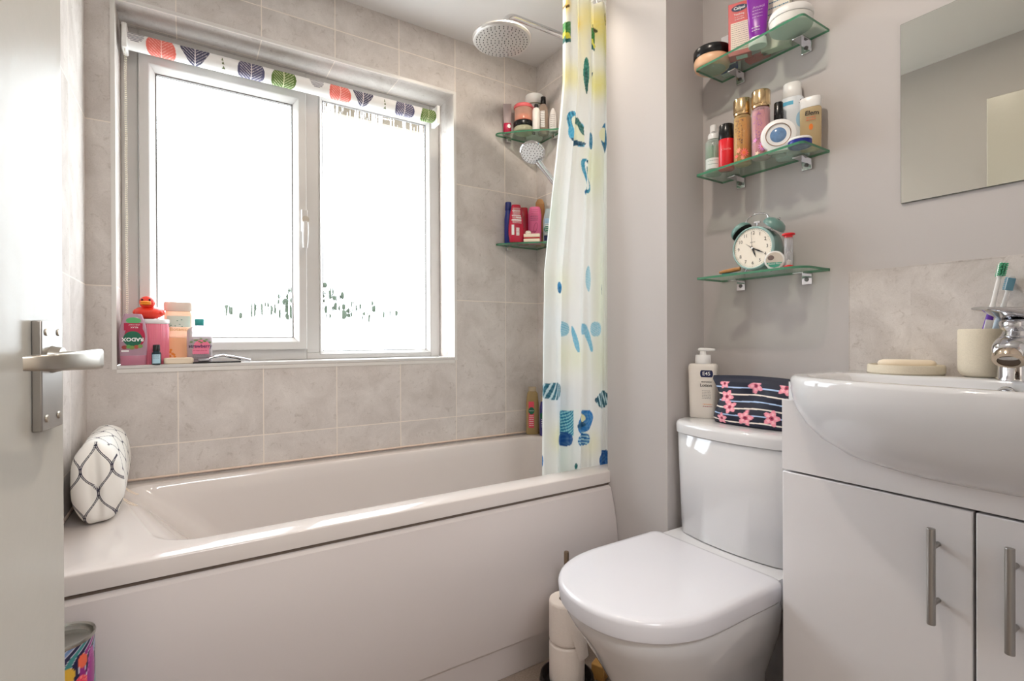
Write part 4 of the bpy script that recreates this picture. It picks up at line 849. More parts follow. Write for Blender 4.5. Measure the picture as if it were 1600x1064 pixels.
fr = front_of(sc); text('label_text', 'Elem', .0155, .005, .087, fr, LB, t, -6, .0012, .0003); lines('small_print', fr, P('print_rust', (206, 110, 80), .5), t, -.007, .013, .070, .076, 2, .0022, .0012, 15); disc('label_drop', fr, P('drop_orange', (220, 120, 40), .4), t, .003, .053, .0045, .0075, .0012)
t = item('blue_tin', 'small round tin with deep blue rim at the middle shelf\'s right front corner', 'tin', 1.529, -1.297, ZM)
MB().lathe([(0, 0), (.0245, 0), (.026, .002), (.026, .013), (.0245, .014), (0, .014)], 40).obj('tin', P('deep_blue', (26, 36, 140), .3), t); MB().lathe([(0, .0141), (.0262, .0141), (.0266, .016), (.0255, .0195), (0, .020)], 40).obj('lid', WHITE, t); MB().lathe([(0, -.0001), (.017, -.0001)], 32).obj('base_label', P('base_blue', (120, 130, 190), .4), t, recalc=False)

# --- bottom shelf
t = item('alarm_clock', 'sage green twin-bell alarm clock showing twenty past five', 'clock', 1.542, -1.178, ZL, -88)
SG = P('sage_enamel', (106, 142, 136), .28, coat=.3); cz = .0645; rx = Matrix.Rotation(R(90), 3, 'X')   # +z of the lathe -> -y
MB().lathe([(0, -.030), (.050, -.030), (.0565, -.022), (.0575, 0), (.0575, .018), (.0555, .024), (.0525, .0255), (.0515, .0225), (0, .0225)], 64, (0, 0, cz), rx).obj('case', SG, t, smooth=40)
MB().lathe([(.0520, .0250), (.0540, .0268), (.0565, .0248), (.0575, .020)], 64, (0, 0, cz), rx).obj('bezel', P('pale_sage', (160, 192, 190), .2, coat=.4), t, smooth=60)
fd = MB().lathe([(0, .0229), (.0518, .0229)], 64, (0, 0, cz), rx).obj('dial', P('dial_ivory', (236, 228, 214), .5), t, recalc=False)
ff = flat(-.0231); DG = P('dial_ink', (84, 82, 80), .5)
for k in range(12):
    a = R(90-30*(k+1)); text('numeral', str(k+1), .0125, .0395*math.cos(a), cz+.0395*math.sin(a), ff, DG, fd, 0, .0003)
tk = MB()
for k in range(60):
    a = R(6*k); r0, r1 = .0475, .0490; w_ = .0004 if k % 5 else .0008; c_, s_ = math.cos(a), math.sin(a)
    tk.add([(r0*c_-w_*s_, -.0233, cz+r0*s_+w_*c_), (r0*c_+w_*s_, -.0233, cz+r0*s_-w_*c_), (r1*c_+w_*s_, -.0233, cz+r1*s_-w_*c_), (r1*c_-w_*s_, -.0233, cz+r1*s_+w_*c_)], [(0, 1, 2, 3)])
tk.obj('minute_marks', DG, fd, recalc=False)
text('dial_text', 'quartz', .0055, 0, cz+.016, ff, DG, fd, 0, .0003)
def hand(name, deg, L, w_, mat, y, tail=.006):
    a = R(90-deg); d = Vector((math.cos(a), math.sin(a))); p = Vector((-d.y, d.x))
    q = [-d*tail+p*w_*.5, -d*tail-p*w_*.5, d*L*.55-p*w_, d*L, d*L*.55+p*w_]
    MB().loft([[(v.x, y, cz+v.y) for v in q], [(v.x, y-.0006, cz+v.y) for v in q]]).obj(name, mat, fd, smooth=0)
hand('hour_hand', 160, .027, .0021, LB, -.0240); hand('minute_hand', 118, .037, .0019, LB, -.0250); hand('second_hand', 357, .040, .0004, P('steel_thin', (120, 110, 110), .4), -.0258, .010); hand('alarm_hand', 305, .024, .0004, LB, -.0236)
MB().cyl((0, -.0229, cz), (0, -.0268, cz), .0024).obj('hub', LW, fd)
for s_, nm_ in ((-1, 0), (1, 1)):
    a = R(90-s_*40); q = Vector((0, 0, 1)).rotation_difference(Vector((math.cos(a), 0, math.sin(a)))).to_matrix(); b0 = Vector((.0665*math.cos(a), .0, cz+.0665*math.sin(a)))
    b_ = MB().lathe([(.0285, 0), (.0295, .001), (.0285, .008), (.0235, .0155), (.013, .0205), (0, .022), ], 36, b0, q).obj('bell', SG, t, smooth=60)
    MB().lathe([(0, .0008), (.0280, .0008)], 32, b0, q).obj('bell_inside', DARK, b_, recalc=False)
    MB().cyl(b0-q @ Vector((0, 0, .010)), b0+q @ Vector((0, 0, .002)), .003).obj('bell_post', CHROME, b_); MB().ball(b0+q @ Vector((0, 0, .0245)), .0035).obj('finial', CHROME, b_)
MB().tube([(-.034, 0, cz+.070), (-.031, 0, cz+.076), (-.029, 0, cz+.083), (-.024, 0, cz+.0885), (-.013, 0, cz+.0925), (0, 0, cz+.0945), (.013, 0, cz+.0925), (.024, 0, cz+.0885), (.029, 0, cz+.083), (.031, 0, cz+.076), (.034, 0, cz+.070)], .0022, 10).obj('carry_handle', CHROME, t, smooth=60)
MB().cyl((0, 0, cz+.056), (0, 0, cz+.070), .0015).box(-.008, .008, -.003, .003, cz+.069, cz+.073).obj('hammer', CHROME, t)
for s_ in (-1, 1): MB().cyl((s_*.028, 0, cz-.049), (s_*.038, 0, .0002), .0035, r2=.0022).obj('foot', CHROME, t)
t = item('dental_floss', 'round white floss case with a green label between clock and timer', 'floss', 1.517, -1.240, ZL, -66)
cz = .0235; MB().lathe([(0, -.009), (.021, -.009), (.0235, -.007), (.0235, .006), (.0215, .0085), (0, .009)], 40, (0, 0, cz), rx).obj('case', WHITE, t)
ff = flat(-.0091); disc('label_panel', ff, P('label_grey_sand', (206, 196, 184), .5), t, 0, cz, .0195, .0195, .0003); polyp('label_panel', ff, P('label_jade', (70, 160, 136), .5), t, [(-.018, cz-.006), (-.010, cz-.0168), (.0, cz-.0192), (.010, cz-.0168), (.018, cz-.006)], .0007); disc('label_oval', ff, P('label_umber', (120, 104, 100), .5), t, -.008, cz+.006, .0075, .0062, .0007); text('label_text', 'Dental Floss', .0060, .0005, cz-.0095, ff, LW, t, 0, .0010)
t = item('sand_timer', 'small sand timer with red end caps on the bottom shelf', 'timer', 1.530, -1.268, ZL, -62)
TR = P('timer_red', (222, 36, 44), .3)
MB().lathe([(0, 0), (.0105, 0), (.0112, .002), (.0112, .006), (.0095, .008), (0, .008)], 32).obj('base', TR, t); MB().lathe([(0, .078), (.0095, .078), (.0095, .082), (.0145, .084), (.015, .0865), (.014, .088), (0, .088)], 32).obj('top_cap', TR, t)
MB().lathe([(.0095, .008), (.0095, .078)], 32).obj('tube', CLEAR('clear_acrylic', (240, 240, 242), .18, .03), t); MB().lathe([(.0072, .009), (.0074, .030), (.0055, .038), (.0016, .043), (.0055, .048), (.0074, .056), (.0072, .077)], 28).obj('glass_bulb', CLEAR('bulb_glass', (238, 238, 240), .2, .02), t); MB().lathe([(0, .009), (.0068, .009), (.0068, .018), (0, .024)], 24).obj('sand', P('white_sand', (236, 232, 222), .8), t)
t = item('nail_brush', 'tan wooden nail brush lying at the bottom shelf\'s left front', 'brush', 1.512, -1.120, ZL, -70)
MB().loft([[(x, y*wv, .004+.0045*q+v*hv+.004) for y, v in ring_se(1, 1, 3, 16)] for q, x, wv, hv in ((0, -.030, .006, .003), (.2, -.018, .0095, .005), (1, .010, .010, .0055), (1.3, .024, .008, .005))]).obj('handle', P('tan_wood', (186, 132, 76), .5, var=.3), t); bx('bristle_block', -.022, .018, -.008, .008, 0, .004, P('teal_bristle', (40, 110, 120), .8), t, .001)

# ================================================================== corner shelves over the bath
def corner(label, z):
    t = thing('corner_shelf', label, 'shelf', (0, 0, 0), 0, 'glass corner shelves over the bath')
    pts = [(XR-.001, -.001), (1.432, -.001), (1.426, -.008), (1.427, -.020), (1.436, -.034), (1.452, -.046)]
    for i in range(1, 8): a = i/8; pts.append((1.452+(1.610-1.452)*a-.006*math.sin(PI*a), -.046-(.190-.046)*a-.006*math.sin(PI*a)))
    pts += [(1.610, -.190), (1.622, -.204), (1.636, -.213), (1.650, -.214), (XR-.001, -.208)]
    n = len(pts); th = .007; mb = MB()
    mb.add([(x, y, z) for x, y in pts]+[(x, y, z+th) for x, y in pts], [tuple(range(n)), tuple(reversed(range(n, 2*n)))], 0)
    mb.add([(x, y, z) for x, y in pts]+[(x, y, z+th) for x, y in pts], [(i, (i+1) % n, n+(i+1) % n, n+i) for i in range(n)], 1); mb.obj('glass_plate', [GTOP, GEDGE], t, smooth=0)
    bx('bracket', 1.478, 1.502, -.022, -.001, z-.020, z-.0003, CHROME, t, .002); bx('bracket', XR-.022, XR-.001, -.168, -.144, z-.020, z-.0003, CHROME, t, .002)
    return z+th
ZA = corner('upper glass corner shelf in the tiled corner, over the hand shower', 1.902); ZB = corner('lower glass corner shelf in the tiled corner, with red and pink bottles', 1.408)
def ci(name, label, cat, x, y, z, rz=-30): return thing(name, label, cat, (x, y, z+.0002), rz)
t = ci('styling_paste_jar', 'squat clear jar with black lid on the upper corner shelf', 'jar', 1.530, -.078, ZA)
MB().lathe([(0, 0), (.040, 0), (.0435, .004), (.0435, .020), (.040, .024), (0, .024)], 40).obj('jar', CLEAR('pale_jar', (206, 204, 176), .6, .1), t); MB().lathe([(0, .0242), (.0445, .0242), (.0455, .026), (.0455, .044), (.044, .046), (0, .046)], 44).obj('lid', BLACK, t)
t = ci('scrub_jar', 'orange scrub jar with coral lid stacked on the black-lidded jar', 'jar', 1.530, -.078, ZA+.0462)
MB().lathe([(0, 0), (.036, 0), (.0405, .004), (.0405, .058), (.039, .060), (0, .060)], 44).obj('jar', CLEAR('jar_clear', (236, 196, 176), .35, .06), t); MB().lathe([(0, .002), (.0395, .003), (.0395, .026), (0, .026)], 40).obj('scrub', P('orange_scrub', (226, 110, 30), .4), t); MB().lathe([(0, .0602), (.042, .0602), (.043, .062), (.043, .071), (.040, .076), (.028, .079), (0, .080)], 44).obj('lid', P('coral_lid', (240, 112, 116), .4), t, smooth=50)
t = ci('hair_clip', 'tiny blue hair clip on the coral jar lid', 'clip', 1.532, -.078, ZA+.1266); MB().loft([[(x, y, z) for x, y in ring_rr(-.010+i, .010-i, -.004+i*.4, .004-i*.4, .002, 3, 2)] for z, i in ((0, 0), (.006, .001), (.014, .006))]).obj('clip', P('clip_blue', (80, 110, 190), .4), t)
t = ci('crimson_tube', 'crimson-capped clear tube at the left of the upper corner shelf', 'tube', 1.468, -.040, ZA)
body('cap', [(0, .016, .013, 2.4), (.002, .018, .0145, 2.4), (.040, .018, .0145, 2.4), (.042, .0165, .013, 2.4)], P('crimson', (176, 24, 66), .3), t); sc = [(.0422, .0165, .013, 2.3), (.10, .0185, .008, 2.6), (.132, .019, .0012, 4)]; body('tube', sc, CLEAR('smoke_tube', (206, 190, 190), .5, .1), t); disc('label_dot', front_of([(0, .018, .0145, 2.4), (.04, .018, .0145, 2.4)]), LW, t, .008, .027, .0075, .009)
t = ci('white_tub', 'big white tub with pink roundel at the back of the upper corner shelf', 'tub', 1.613, -.044, ZA, -35)
sc = [(0, .036, .036, 2), (.003, .0385, .0385, 2), (.150, .040, .040, 2), (.154, .038, .038, 2)]
body('body', sc, P('tub_white', (226, 222, 218), .4), t); body('lid', [(.1545, .041, .041, 2), (.157, .0425, .0425, 2), (.196, .0425, .0425, 2), (.199, .040, .040, 2)], WHITE, t); MB().lathe([(.0405, .1505), (.0422, .1505), (.0422, .1545), (.0405, .1545)], 40).obj('seal_band', P('olive_band', (120, 120, 86), .4), t)
fr = front_of(sc); disc('label_roundel', fr, P('roundel_pink', (232, 130, 146), .5), t, -.006, .118, .015, .017, .0006); text('label_text', 'soft', .013, .013, .138, fr, LB, t, -15); disc('label_dot', fr, LR, t, -.012, .062, .010, .014, .0006); lines('small_print', fr, P('roundel_pink', (232, 130, 146), .5), t, -.018, .010, .08, .098, 3, .0016, .0010, 31)
t = ci('clear_body_wash', 'tall clear bottle with black cap on the upper corner shelf', 'bottle', 1.618, -.108, ZA, -35)
sc = [(0, .0205, .0145, 2.4), (.003, .0225, .016, 2.4), (.085, .0235, .0165, 2.4), (.120, .019, .014, 2.3), (.138, .0115, .0105, 2)]
body('body', sc, CLEAR('smoky_clear', (206, 186, 170), .45, .08), t); body('cap', [(.1385, .0112, .0112, 2), (.140, .0122, .0122, 2), (.170, .0118, .0118, 2), (.172, .010, .010, 2)], BLACK, t); body('liquid', [(.003, .0205, .0142, 2.4), (.022, .021, .0145, 2.4)], P('ruby', (150, 20, 50), .2), t)
fr = front_of(sc); patch('label_panel', fr, LW, t, -.013, .006, .030, .104, .0006); lines('small_print', fr, LB, t, -.012, .005, .034, .098, 9, .0018, .0010, 32)
t = ci('small_white_bottle', 'small white bottle with black cap at the upper corner shelf\'s front edge', 'bottle', 1.561, -.133, ZA, -30)
body('body', [(0, .0155, .0155, 2), (.002, .0170, .0170, 2), (.088, .0170, .0170, 2), (.096, .013, .013, 2), (.099, .009, .009, 2)], P('milk_white', (232, 228, 222), .35), t, 30); body('cap', [(.0992, .0088, .0088, 2), (.114, .0085, .0085, 2), (.1155, .0075, .0075, 2)], BLACK, t, 24)
t = ci('slim_black_stick', 'short black lip balm stick beside the small white bottle', 'lip balm', 1.577, -.092, ZA, -30); body('tube', [(0, .006, .006, 2), (.022, .006, .006, 2)], BLACK, t, 20); body('sleeve', [(.0222, .0058, .0058, 2), (.060, .0058, .0058, 2), (.062, .005, .005, 2)], P('balm_red', (206, 90, 80), .4), t, 20)
t = ci('oval_soap_bottle', 'rounded white bottle at the right of the upper corner shelf', 'bottle', 1.633, -.160, ZA, -40)
sc = [(0, .014, .010, 2.2), (.003, .016, .012, 2.2), (.05, .0175, .013, 2.2), (.085, .013, .011, 2.2), (.104, .005, .005, 2.2)]
body('body', sc, P('pearl', (226, 222, 220), .35), t, 30); lines('small_print', front_of(sc), P('print_grey', (110, 100, 100), .5), t, -.010, .010, .020, .070, 7, .002, .0010, 33)
# lower corner shelf
t = ci('blue_bottle', 'dark blue bottle behind the big crimson one on the lower corner shelf', 'bottle', 1.478, -.030, ZB, -22)
body('body', [(0, .0165, .013, 2.6), (.003, .0185, .015, 2.6), (.11, .0185, .015, 2.6), (.150, .0125, .0115, 2.4)], P('cobalt', (28, 44, 130), .3), t, 32); body('cap', [(.1502, .0135, .012, 2.4), (.152, .0145, .0128, 2.4), (.186, .0140, .0125, 2.4), (.188, .012, .011, 2.4)], P('cobalt_cap', (24, 36, 110), .35), t, 32)
CR = P('shampoo_crimson', (190, 20, 56), .22, coat=.3)
t = ci('crimson_shampoo', 'big crimson shampoo bottle facing front on the lower corner shelf', 'bottle', 1.487, -.080, ZB, -20)
sc = [(0, .026, .014, 2.5), (.004, .030, .0165, 2.5), (.035, .0345, .0195, 2.5), (.075, .034, .019, 2.5), (.12, .0290, .0165, 2.5), (.146, .0235, .014, 2.5), (.163, .0200, .012, 2.5), (.166, .018, .0105, 2.5)]
body('body', sc, CR, t); fr = front_of(sc)
for a, b, c, d in ((-.020, .016, .136, .139), (-.022, .018, .114, .118), (-.024, .020, .094, .0975)): patch('label_bar', fr, LW, t, a, b, c, d, .0006)
lines('small_print', fr, LW, t, -.018, .016, .121, .148, 6, .0018, .0010, 34); lines('small_print', fr, LW, t, -.020, .020, .082, .108, 6, .0018, .0010, 35); text('label_text', 'HAIR', .011, .008, .107, fr, LW, t, 0, .0012, .0003); patch('label_panel', fr, LW, t, -.024, -.013, .030, .075, .0006); patch('label_panel', fr, LW, t, -.004, .010, .028, .062, .0006); lines('small_print', fr, CR, t, -.003, .009, .032, .058, 5, .0016, .0012, 36)
t = ci('red_conditioner', 'slimmer crimson bottle tucked behind the big crimson one', 'bottle', 1.553, -.042, ZB, -25)
body('body', [(0, .022, .015, 2.4), (.003, .024, .017, 2.4), (.10, .0235, .017, 2.4), (.168, .0185, .014, 2.4), (.170, .017, .013, 2.4)], P('deep_red', (160, 14, 44), .25, coat=.3), t, 32)
t = ci('pink_bottle', 'tall pink bottle with loop script on the lower corner shelf', 'bottle', 1.585, -.085, ZB, -38)
sc = [(0, .0285, .017, 2.6), (.003, .030, .0185, 2.6), (.135, .0305, .0185, 2.6), (.160, .026, .016, 2.6), (.168, .022, .0135, 2.6)]
body('body', sc, P('candy_pink', (230, 110, 156), .35), t); fr = front_of(sc); lines('small_print', fr, LR, t, -.016, .016, .128, .152, 4, .0016, .0010, 37); lines('small_print', fr, LB, t, -.018, .016, .105, .122, 3, .0016, .0010, 38)
mb = MB(); pts = [(.004+.0075*math.cos(a)+.004*math.sin(a), .072+.022*math.sin(a)) for a in np.linspace(0, 2*PI, 40)]; mb.tube([(x, fr(x, z)-.0004, z) for x, z in pts], .0008, 5, cap=False); mb.obj('printed_loop', P('loop_rose', (170, 40, 90), .5), t); text('label_text', 'love', .015, -.008, .055, fr, P('loop_rose', (170, 40, 90), .5), t, 0, .0012)
t = ci('cake_soap', 'cream and red layered cake slice soap on the lower corner shelf', 'soap', 1.541, -.124, ZB, -38)
for nme, z0, z1, mt in (('sponge_layer', 0, .014, P('sponge_cream', (242, 226, 204), .6)), ('jam_layer', .0141, .020, P('jam_red', (190, 40, 50), .4)), ('sponge_layer', .0201, .036, P('sponge_cream', (242, 226, 204), .6))):
    MB().loft([[(x, y, z) for x, y in ((-.036, -.012), (.036, -.012), (.036, .012), (-.010, .020), (-.036, .010))] for z in (z0, z1)]).obj(nme, mt, t, bevel=.003, seg=2, smooth=40)
MB().ball((-.016, .0, .0425), .013, .012, .0085).obj('icing_peak', P('icing', (244, 234, 220), .5), t)
t = ci('clear_green_bottle', 'clear and navy labelled bottle beside the curtain on lower corner shelf', 'bottle', 1.625, -.135, ZB, -40)
sc = [(0, .023, .015, 2.4), (.003, .025, .0165, 2.4), (.10, .025, .0165, 2.4), (.140, .017, .013, 2.4), (.155, .012, .010, 2.2)]
body('body', sc, CLEAR('ice_clear', (206, 220, 226), .5, .08), t); fr = front_of(sc); patch('label_panel', fr, LN, t, -.019, .019, .010, .034, .0006); disc('label_roundel', fr, LG, t, -.008, .062, .012, .014, .0006); patch('label_panel', fr, P('label_ice', (150, 180, 206), .5), t, -.016, .018, .085, .110, .0006); lines('small_print', fr, LW, t, -.016, .016, .04, .084, 6, .002, .0010, 39)
t = ci('wooden_brush', 'wooden hand brush standing behind the pink bottle', 'brush', 1.632, -.060, ZB, -35)
MB().loft([[(x, y, z) for x, y in ring_se(hw, .011, 2.4, 24)] for z, hw in ((0, .018), (.01, .022), (.12, .024), (.20, .020), (.215, .012))]).obj('handle', P('honey_wood', (186, 138, 84), .5, var=.3), t, smooth=60); bx('bristles', -.018, .018, -.026, -.0112, .06, .19, P('bristle_tan', (160, 112, 70), .9), t, .002)
# on the bath corner
t = ci('clear_shower_gel', 'honey-coloured clear bottle with pink label on the bath\'s back right corner', 'bottle', 1.592, -.050, .5502, -30)
sc = [(0, .026, .017, 2.8), (.004, .029, .019, 2.8), (.14, .029, .019, 2.8), (.185, .024, .016, 2.8), (.196, .018, .013, 2.6)]
body('body', sc, CLEAR('honey_clear', (196, 170, 120), .55, .08), t); body('cap', [(.1962, .017, .0125, 2.6), (.198, .018, .0135, 2.6), (.214, .0175, .013, 2.6), (.216, .016, .012, 2.6)], P('smoke_cap', (176, 160, 136), .4), t)
fr = front_of(sc); patch('label_panel', fr, P('label_rose', (214, 70, 90), .5), t, -.019, .006, .030, .150, .0006); disc('label_roundel', fr, LG, t, -.006, .108, .0135, .017, .0010); lines('small_print', fr, LW, t, -.016, .004, .040, .084, 6, .002, .0012, 40); text('label_text', 'RADOX', .0060, -.006, .108, fr, LW, t, 0, .0014)
t = ci('blue_shower_gel', 'violet-blue bottle half hidden by the curtain on the bath\'s back right corner', 'bottle', 1.617, -.115, .5502, -35)
sc = [(0, .023, .015, 2.8), (.004, .025, .017, 2.8), (.12, .025, .017, 2.8), (.150, .021, .014, 2.8), (.154, .019, .012, 2.8)]
body('body', sc, P('violet_blue', (60, 58, 120), .3), t); body('cap', [(.1542, .019, .013, 2.8), (.178, .018, .012, 2.8)], P('smoke_cap', (176, 160, 136), .4), t); fr = front_of(sc); disc('label_roundel', fr, LG, t, -.012, .09, .012, .015, .0008); lines('small_print', fr, LW, t, -.018, .008, .04, .072, 5, .002, .0010, 41)

# ================================================================== on the cistern
ZCs = .7541
t = thing('lotion_bottle', 'white pump lotion bottle standing on the left of the toilet cistern', 'bottle', (1.537, -1.011, ZCs), -66)
sc = [(0, .034, .0195, 4), (.003, .0365, .022, 4), (.05, .0375, .0225, 4), (.145, .0405, .0235, 4), (.153, .0395, .0225, 4), (.158, .036, .020, 3.6)]
body('body', sc, P('lotion_ivory', (230, 224, 216), .35), t, 60); fr = front_of(sc)
MB().lathe([(0, .1582), (.0215, .1582), (.0225, .160), (.0215, .182), (.020, .184), (0, .184)], 36).obj('collar', WHITE, t)
MB().lathe([(0, .1842), (.0095, .1842), (.0085, .196), (0, .196)], 28).loft([[(x, y*wv, .1995+v*hv) for y, v in ring_se(1, 1, 3, 20)] for x, wv, hv in ((-.013, .007, .003), (-.009, .0105, .005), (.008, .0105, .005), (.022, .008, .0042), (.034, .0055, .003))]).obj('pump', WHITE, t, smooth=50)
patch('label_badge', fr, LN, t, .001, .028, .120, .140, .0006); disc('label_badge', fr, LN, t, .001, .130, .004, .010, .0006); disc('label_badge', fr, LN, t, .028, .130, .004, .010, .0006)
text('label_text', 'E45', .0150, .0145, .130, fr, LW, t, 0, .0014, .0001); text('label_text', 'MOISTURISING', .0042, .0145, .106, fr, LB, t, 0, .0010, .0001); text('label_text', 'Lotion', .0125, .013, .096, fr, LB, t, 0, .0010, .0002); lines('small_print', fr, P('print_grey', (110, 100, 100), .5), t, .002, .026, .058, .080, 6, .0010, .0010, 42); lines('small_print', fr, LO, t, .004, .030, .040, .041, 1, .0014, .0010, 43); lines('small_print', fr, LR, t, .004, .030, .034, .0345, 1, .0014, .0010, 44)
t = thing('toiletry_bag', 'navy striped zip pouch with pink flowers slumped on the cistern', 'bag', (1.523, -1.180, ZCs), -86)
nu, nv = 300, 170; U = np.linspace(0, 2*PI, nu, endpoint=False)[None, :].repeat(nv, 0); Vv = np.linspace(0, 1, nv)[:, None].repeat(nu, 1)
cu_, su_ = np.cos(U), np.sin(U); e_ = 1.25
hwl = np.interp(Vv, [0, .1, .35, .55, .8, .93, 1], [.110, .113, .098, .088, .108, .119, .119]); hwr = np.interp(Vv, [0, .4, 1], [.118, .12, .124])
hd_ = np.interp(Vv, [0, .04, .25, .6, .88, .95, 1], [.034, .040, .043, .034, .017, .0075, .004])
hw_ = np.where(cu_ < 0, hwl, hwr); bx_ = hw_*np.sign(cu_)*np.abs(cu_)**(2/2.2*.9); by_ = hd_*np.sign(su_)*np.abs(su_)**(.85)
by_ = by_+.010*np.sin(bx_*26+Vv*3)*np.sin(Vv*PI)*np.where(su_ < 0, 1, .4)-.012*np.exp(-((bx_-.005)/.03)**2-((Vv-.62)/.2)**2)*np.where(su_ < 0, -1, 0)
bz_ = .0005+.128*Vv*(1-.10*np.clip((bx_/.12), -1, 1)*0)+(.006*np.cos(bx_*11)-.004)*Vv+.004*np.sin(bx_*34)*Vv*(1-Vv)
pos = np.stack([bx_, by_, bz_], -1)
col = rgb(nv, nu, (13, 19, 44)); sv = (Vv-.075-.012*np.sin(bx_*40)*(1-Vv))/.137
st = (sv % 1) < .20; kk = np.floor(sv).astype(int) % 2
put(col, st & (kk == 0) & (Vv < .86), (236, 226, 216)); put(col, st & (kk == 1) & (Vv < .86), (170, 196, 232))
zb = bz_
def flower(cx, cz, r_, rot=0, front=True):
    dx, dz = bx_-cx, zb-cz; a = np.arctan2(dz, dx)+rot; d = np.hypot(dx, dz); m = (d < r_*(.80+.20*np.cos(5*a))) & ((su_ < .1) if front else (su_ > -.1)); put(col, m & (Vv < .885), (240, 150, 168)); put(col, m & (d < r_*.62) & (Vv < .885) & (np.cos(5*a) > .2), (248, 184, 196)); put(col, m & (d < r_*.26), (170, 40, 80)); put(col, m & (d < r_*.10), (60, 20, 40))
for q in ((-.076, .108, .0145), (.012, .108, .022), (.092, .108, .020), (-.062, .074, .019), (-.048, .048, .018), (-.070, .016, .016), (-.004, .024, .021), (.062, .030, .022), (.104, .062, .016), (.04, .075, .0001)): flower(q[0], q[1], q[2], q[0]*40)
for q in ((-.06, .09, .02), (.03, .06, .02), (.07, .10, .02), (-.02, .03, .02)): flower(q[0], q[1], q[2], 1, False)
painted('pouch', pos, col, PAINT('bag_cloth', .6, bump=.1), t, wrap=True)
MB().loft([[(x, y, z) for x, y in zip(bx_[0], by_[0])] for z in (.0004, .0006)]).obj('base', P('bag_navy', (13, 19, 44), .6), t, smooth=0)
zt = MB().tube([(x, 0, .1285+(.006*math.cos(x*11)-.004)) for x in np.linspace(-.117, .122, 24)], .0022, 6).obj('zip', P('zip_navy', (16, 20, 40), .5), t)
bx('zip_pull', .096, .112, -.0030, .0030, .128, .1325, P('zip_metal', (150, 150, 156), .3, metal=1), zt, .001)

# ================================================================== on the basin
ZBs = .9098
ST = P('cream_stone', (226, 216, 196), .75, var=.25, bscale=500)
t = thing('soap_dish', 'round cream stone soap dish at the back of the washbasin', 'dish', (1.550, -1.506, ZBs))
MB().lathe([(0, 0), (.064, 0), (.067, .003), (.067, .017), (.065, .0195), (.060, .0195), (.057, .014), (0, .013)], 56).obj('dish', ST, t, smooth=40)
t = thing('soap_bar', 'worn cream soap bar lying in the round stone dish', 'soap', (1.550, -1.508, ZBs+.0133), -62)
MB().loft([[(x, y, z) for x, y in ring_se(.050*k, .027*k, 2.8, 36)] for z, k in ((0, .86), (.004, .97), (.009, 1.0), (.014, .95), (.0165, .82))]).obj('bar', P('soap_cream', (240, 226, 204), .4), t, smooth=70)
t = thing('toothbrush_cup', 'cream stone tumbler holding toothbrushes beside the tap', 'cup', (1.563, -1.632, ZBs))
MB().lathe([(0, 0), (.030, 0), (.037, .004), (.0405, .012), (.041, .022), (.041, .091), (.0395, .093), (.037, .091), (.036, .014), (0, .010)], 48).obj('tumbler', ST, t, smooth=45)
def brush(name_label, base, top, c1, c2, hc, turn):
    t = thing('toothbrush', name_label, 'toothbrush', base, 0, 'toothbrushes in the stone tumbler')
    d = Vector(top)-Vector(base); L = d.length; q = Vector((0, 0, 1)).rotation_difference(d.normalized()).to_matrix().to_4x4() @ Matrix.Rotation(R(turn), 4, 'Z')
    def lf(secs, nme, m, par=None): return MB().loft([[(x, y+oy, z) for x, y in ring_se(a, b, 2.4, 18)] for z, a, b, oy in secs]).xf(q).obj(nme, m, par or t, smooth=60)
    lf([(0, .004, .003, 0), (.01, .006, .0045, 0), (.05, .0058, .0048, .001), (.085, .0068, .0055, 0), (.112, .0055, .0045, 0)], 'grip', c1)
    lf([(.03, .0061, .0012, -.0042), (.10, .0061, .0012, -.0050)], 'grip_stripe', c2)
    lf([(.1121, .0052, .0042, 0), (.135, .0038, .0032, 0), (L-.030, .0034, .003, .001), (L-.026, .0055, .0028, .001), (L-.004, .0060, .0026, .001), (L, .0035, .002, .001)], 'neck_and_head', WHITE)
    mb = MB()
    for i in range(3):
        for k in range(7): mb.cyl((-.004+.004*i, -.0015, L-.025+k*.0036), (-.0042+.0042*i, -.012-.0012*(k % 2), L-.025+k*.0036), .0015, 6)
    mb.xf(q).obj('bristles', hc, t, smooth=0)
    lf([(L-.0275, .0058, .0008, .0042), (L-.004, .0058, .0008, .0042)], 'tongue_pad', hc)
zb0 = ZBs+.0118
brush('purple and white toothbrush with green and yellow bristles in the tumbler', (1.553, -1.622, zb0), (1.570, -1.656, zb0+.208), P('brush_purple', (92, 40, 160), .3), P('brush_white', (232, 232, 236), .3), P('bristle_green', (84, 176, 136), .6), -62)
brush('pale blue toothbrush leaning behind the purple one in the tumbler', (1.577, -1.628, zb0), (1.589, -1.664, zb0+.182), P('brush_ice', (196, 214, 226), .25), P('brush_white', (232, 232, 236), .3), P('bristle_blue', (110, 160, 180), .6), 120)

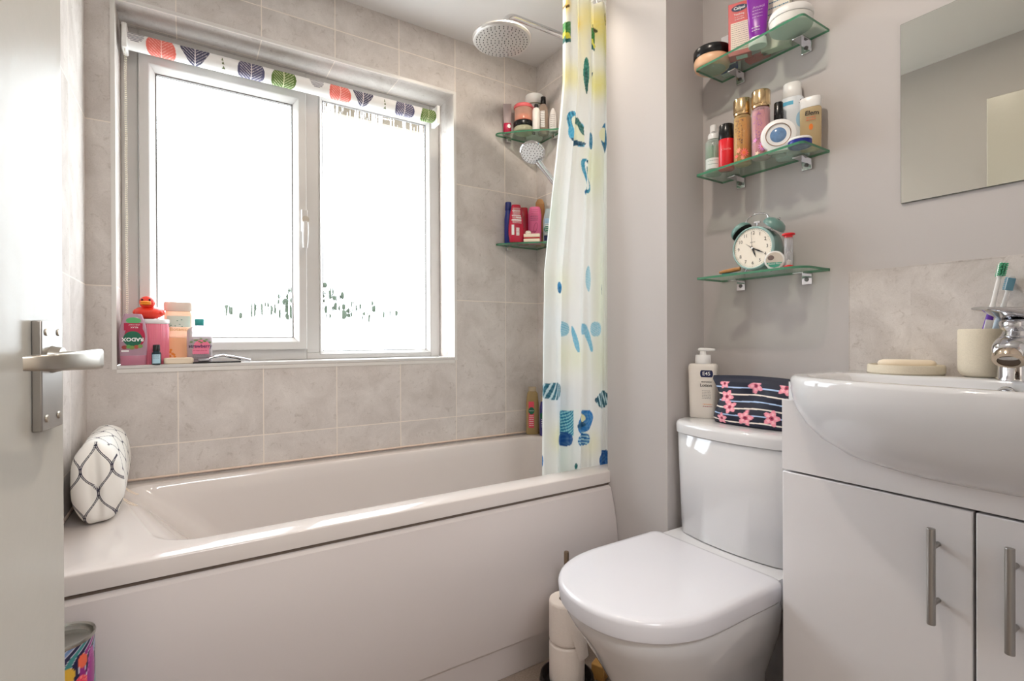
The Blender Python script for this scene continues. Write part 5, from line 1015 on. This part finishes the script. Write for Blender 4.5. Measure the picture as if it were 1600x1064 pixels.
# ================================================================== beside the toilet
t = thing('toilet_roll_stand', 'toilet roll stand with round black base and steel pole beside the bath', 'stand', (1.160, -.838, 0))
MB().lathe([(0, 0), (.070, 0), (.076, .004), (.078, .020), (.075, .034), (.070, .036), (.063, .026), (.058, .018), (0, .016)], 56).obj('base', P('black_resin', (30, 26, 26), .3), t, smooth=50)
MB().lathe([(0, .016), (.0072, .016), (.0072, .380), (.0065, .383), (0, .3835)], 20).obj('pole', P('bronzed_steel', (150, 132, 112), .3, metal=1), t)
PAPER = P('tissue_paper', (250, 243, 238), .85, bump=.5, bscale=160)
for k, (lb, z) in enumerate((('lower toilet roll on the stand beside the bath', .0185), ('upper toilet roll on the stand, its loose sheet hanging down', .1355))):
    t = thing('toilet_roll', lb, 'toilet roll', (1.160, -.838, z), 0, 'toilet rolls on the stand')
    MB().lathe([(.021, 0), (.0455, 0), (.0495, .003), (.050, .010), (.050, .106), (.0490, .1125), (.0455, .115), (.021, .1145), (.021, 0)], 48).obj('paper', PAPER, t, smooth=50)
    MB().lathe([(.0208, .001), (.0208, .1135)], 32).lathe([(.0196, .001), (.0196, .1135)], 32).obj('core', P('cardboard', (150, 120, 92), .8), t)
    if k:
        n1, n2 = 10, 24; vs = []
        ax = Vector((math.cos(R(-142)), math.sin(R(-142)), 0))
        for i in range(n2+1):
            s_ = i/n2; 
            for j in range(n1+1):
                u_ = j/n1; a = R(-78-62*(1-s_*.45)*(1-u_)+4*u_-10*s_*0); rr = .0508+.007*s_*u_+.004*s_
                z_ = .108-.172*s_*(.55+.45*(u_*.35+.65))+.028*s_*u_-(1-u_)*.0
                vs.append((rr*math.cos(a+R(24*s_)), rr*math.sin(a+R(24*s_)), z_))
        MB().add(vs, [(i*(n1+1)+j, i*(n1+1)+j+1, (i+1)*(n1+1)+j+1, (i+1)*(n1+1)+j) for i in range(n2) for j in range(n1)]).obj('loose_sheet', PAPER, t, smooth=60, recalc=False)
t = thing('wooden_block', 'small honey-coloured wooden block on the floor between roll stand and toilet', 'block', (1.262, -.862, 0), 25); bx('block', -.016, .016, -.02, .02, 0, .045, P('block_wood', (206, 158, 90), .55, var=.25), t, .003)
# recessed lamps in the ceiling; the mid-room one is added as fill
for lb, x, y in (('recessed ceiling downlight over the bath', 1.22, -.55), ('added recessed fill downlight over the middle of the room', .80, -1.35)):
    t = thing('downlight', lb, 'light', (x, y, ZC), 0, 'recessed ceiling downlights')
    MB().lathe([(.036, -.0005), (.037, -.004), (.045, -.003), (.047, -.0003)], 40).obj('trim_ring', WHITE, t)
    e_ = P('lamp_glow', (255, 240, 220), .5); e_.node_tree.nodes['Principled BSDF'].inputs['Emission Color'].default_value = C(255, 226, 190); e_.node_tree.nodes['Principled BSDF'].inputs['Emission Strength'].default_value = 4
    MB().lathe([(0, -.0006), (.036, -.0006)], 32).obj('bulb_face', e_, t, recalc=False)
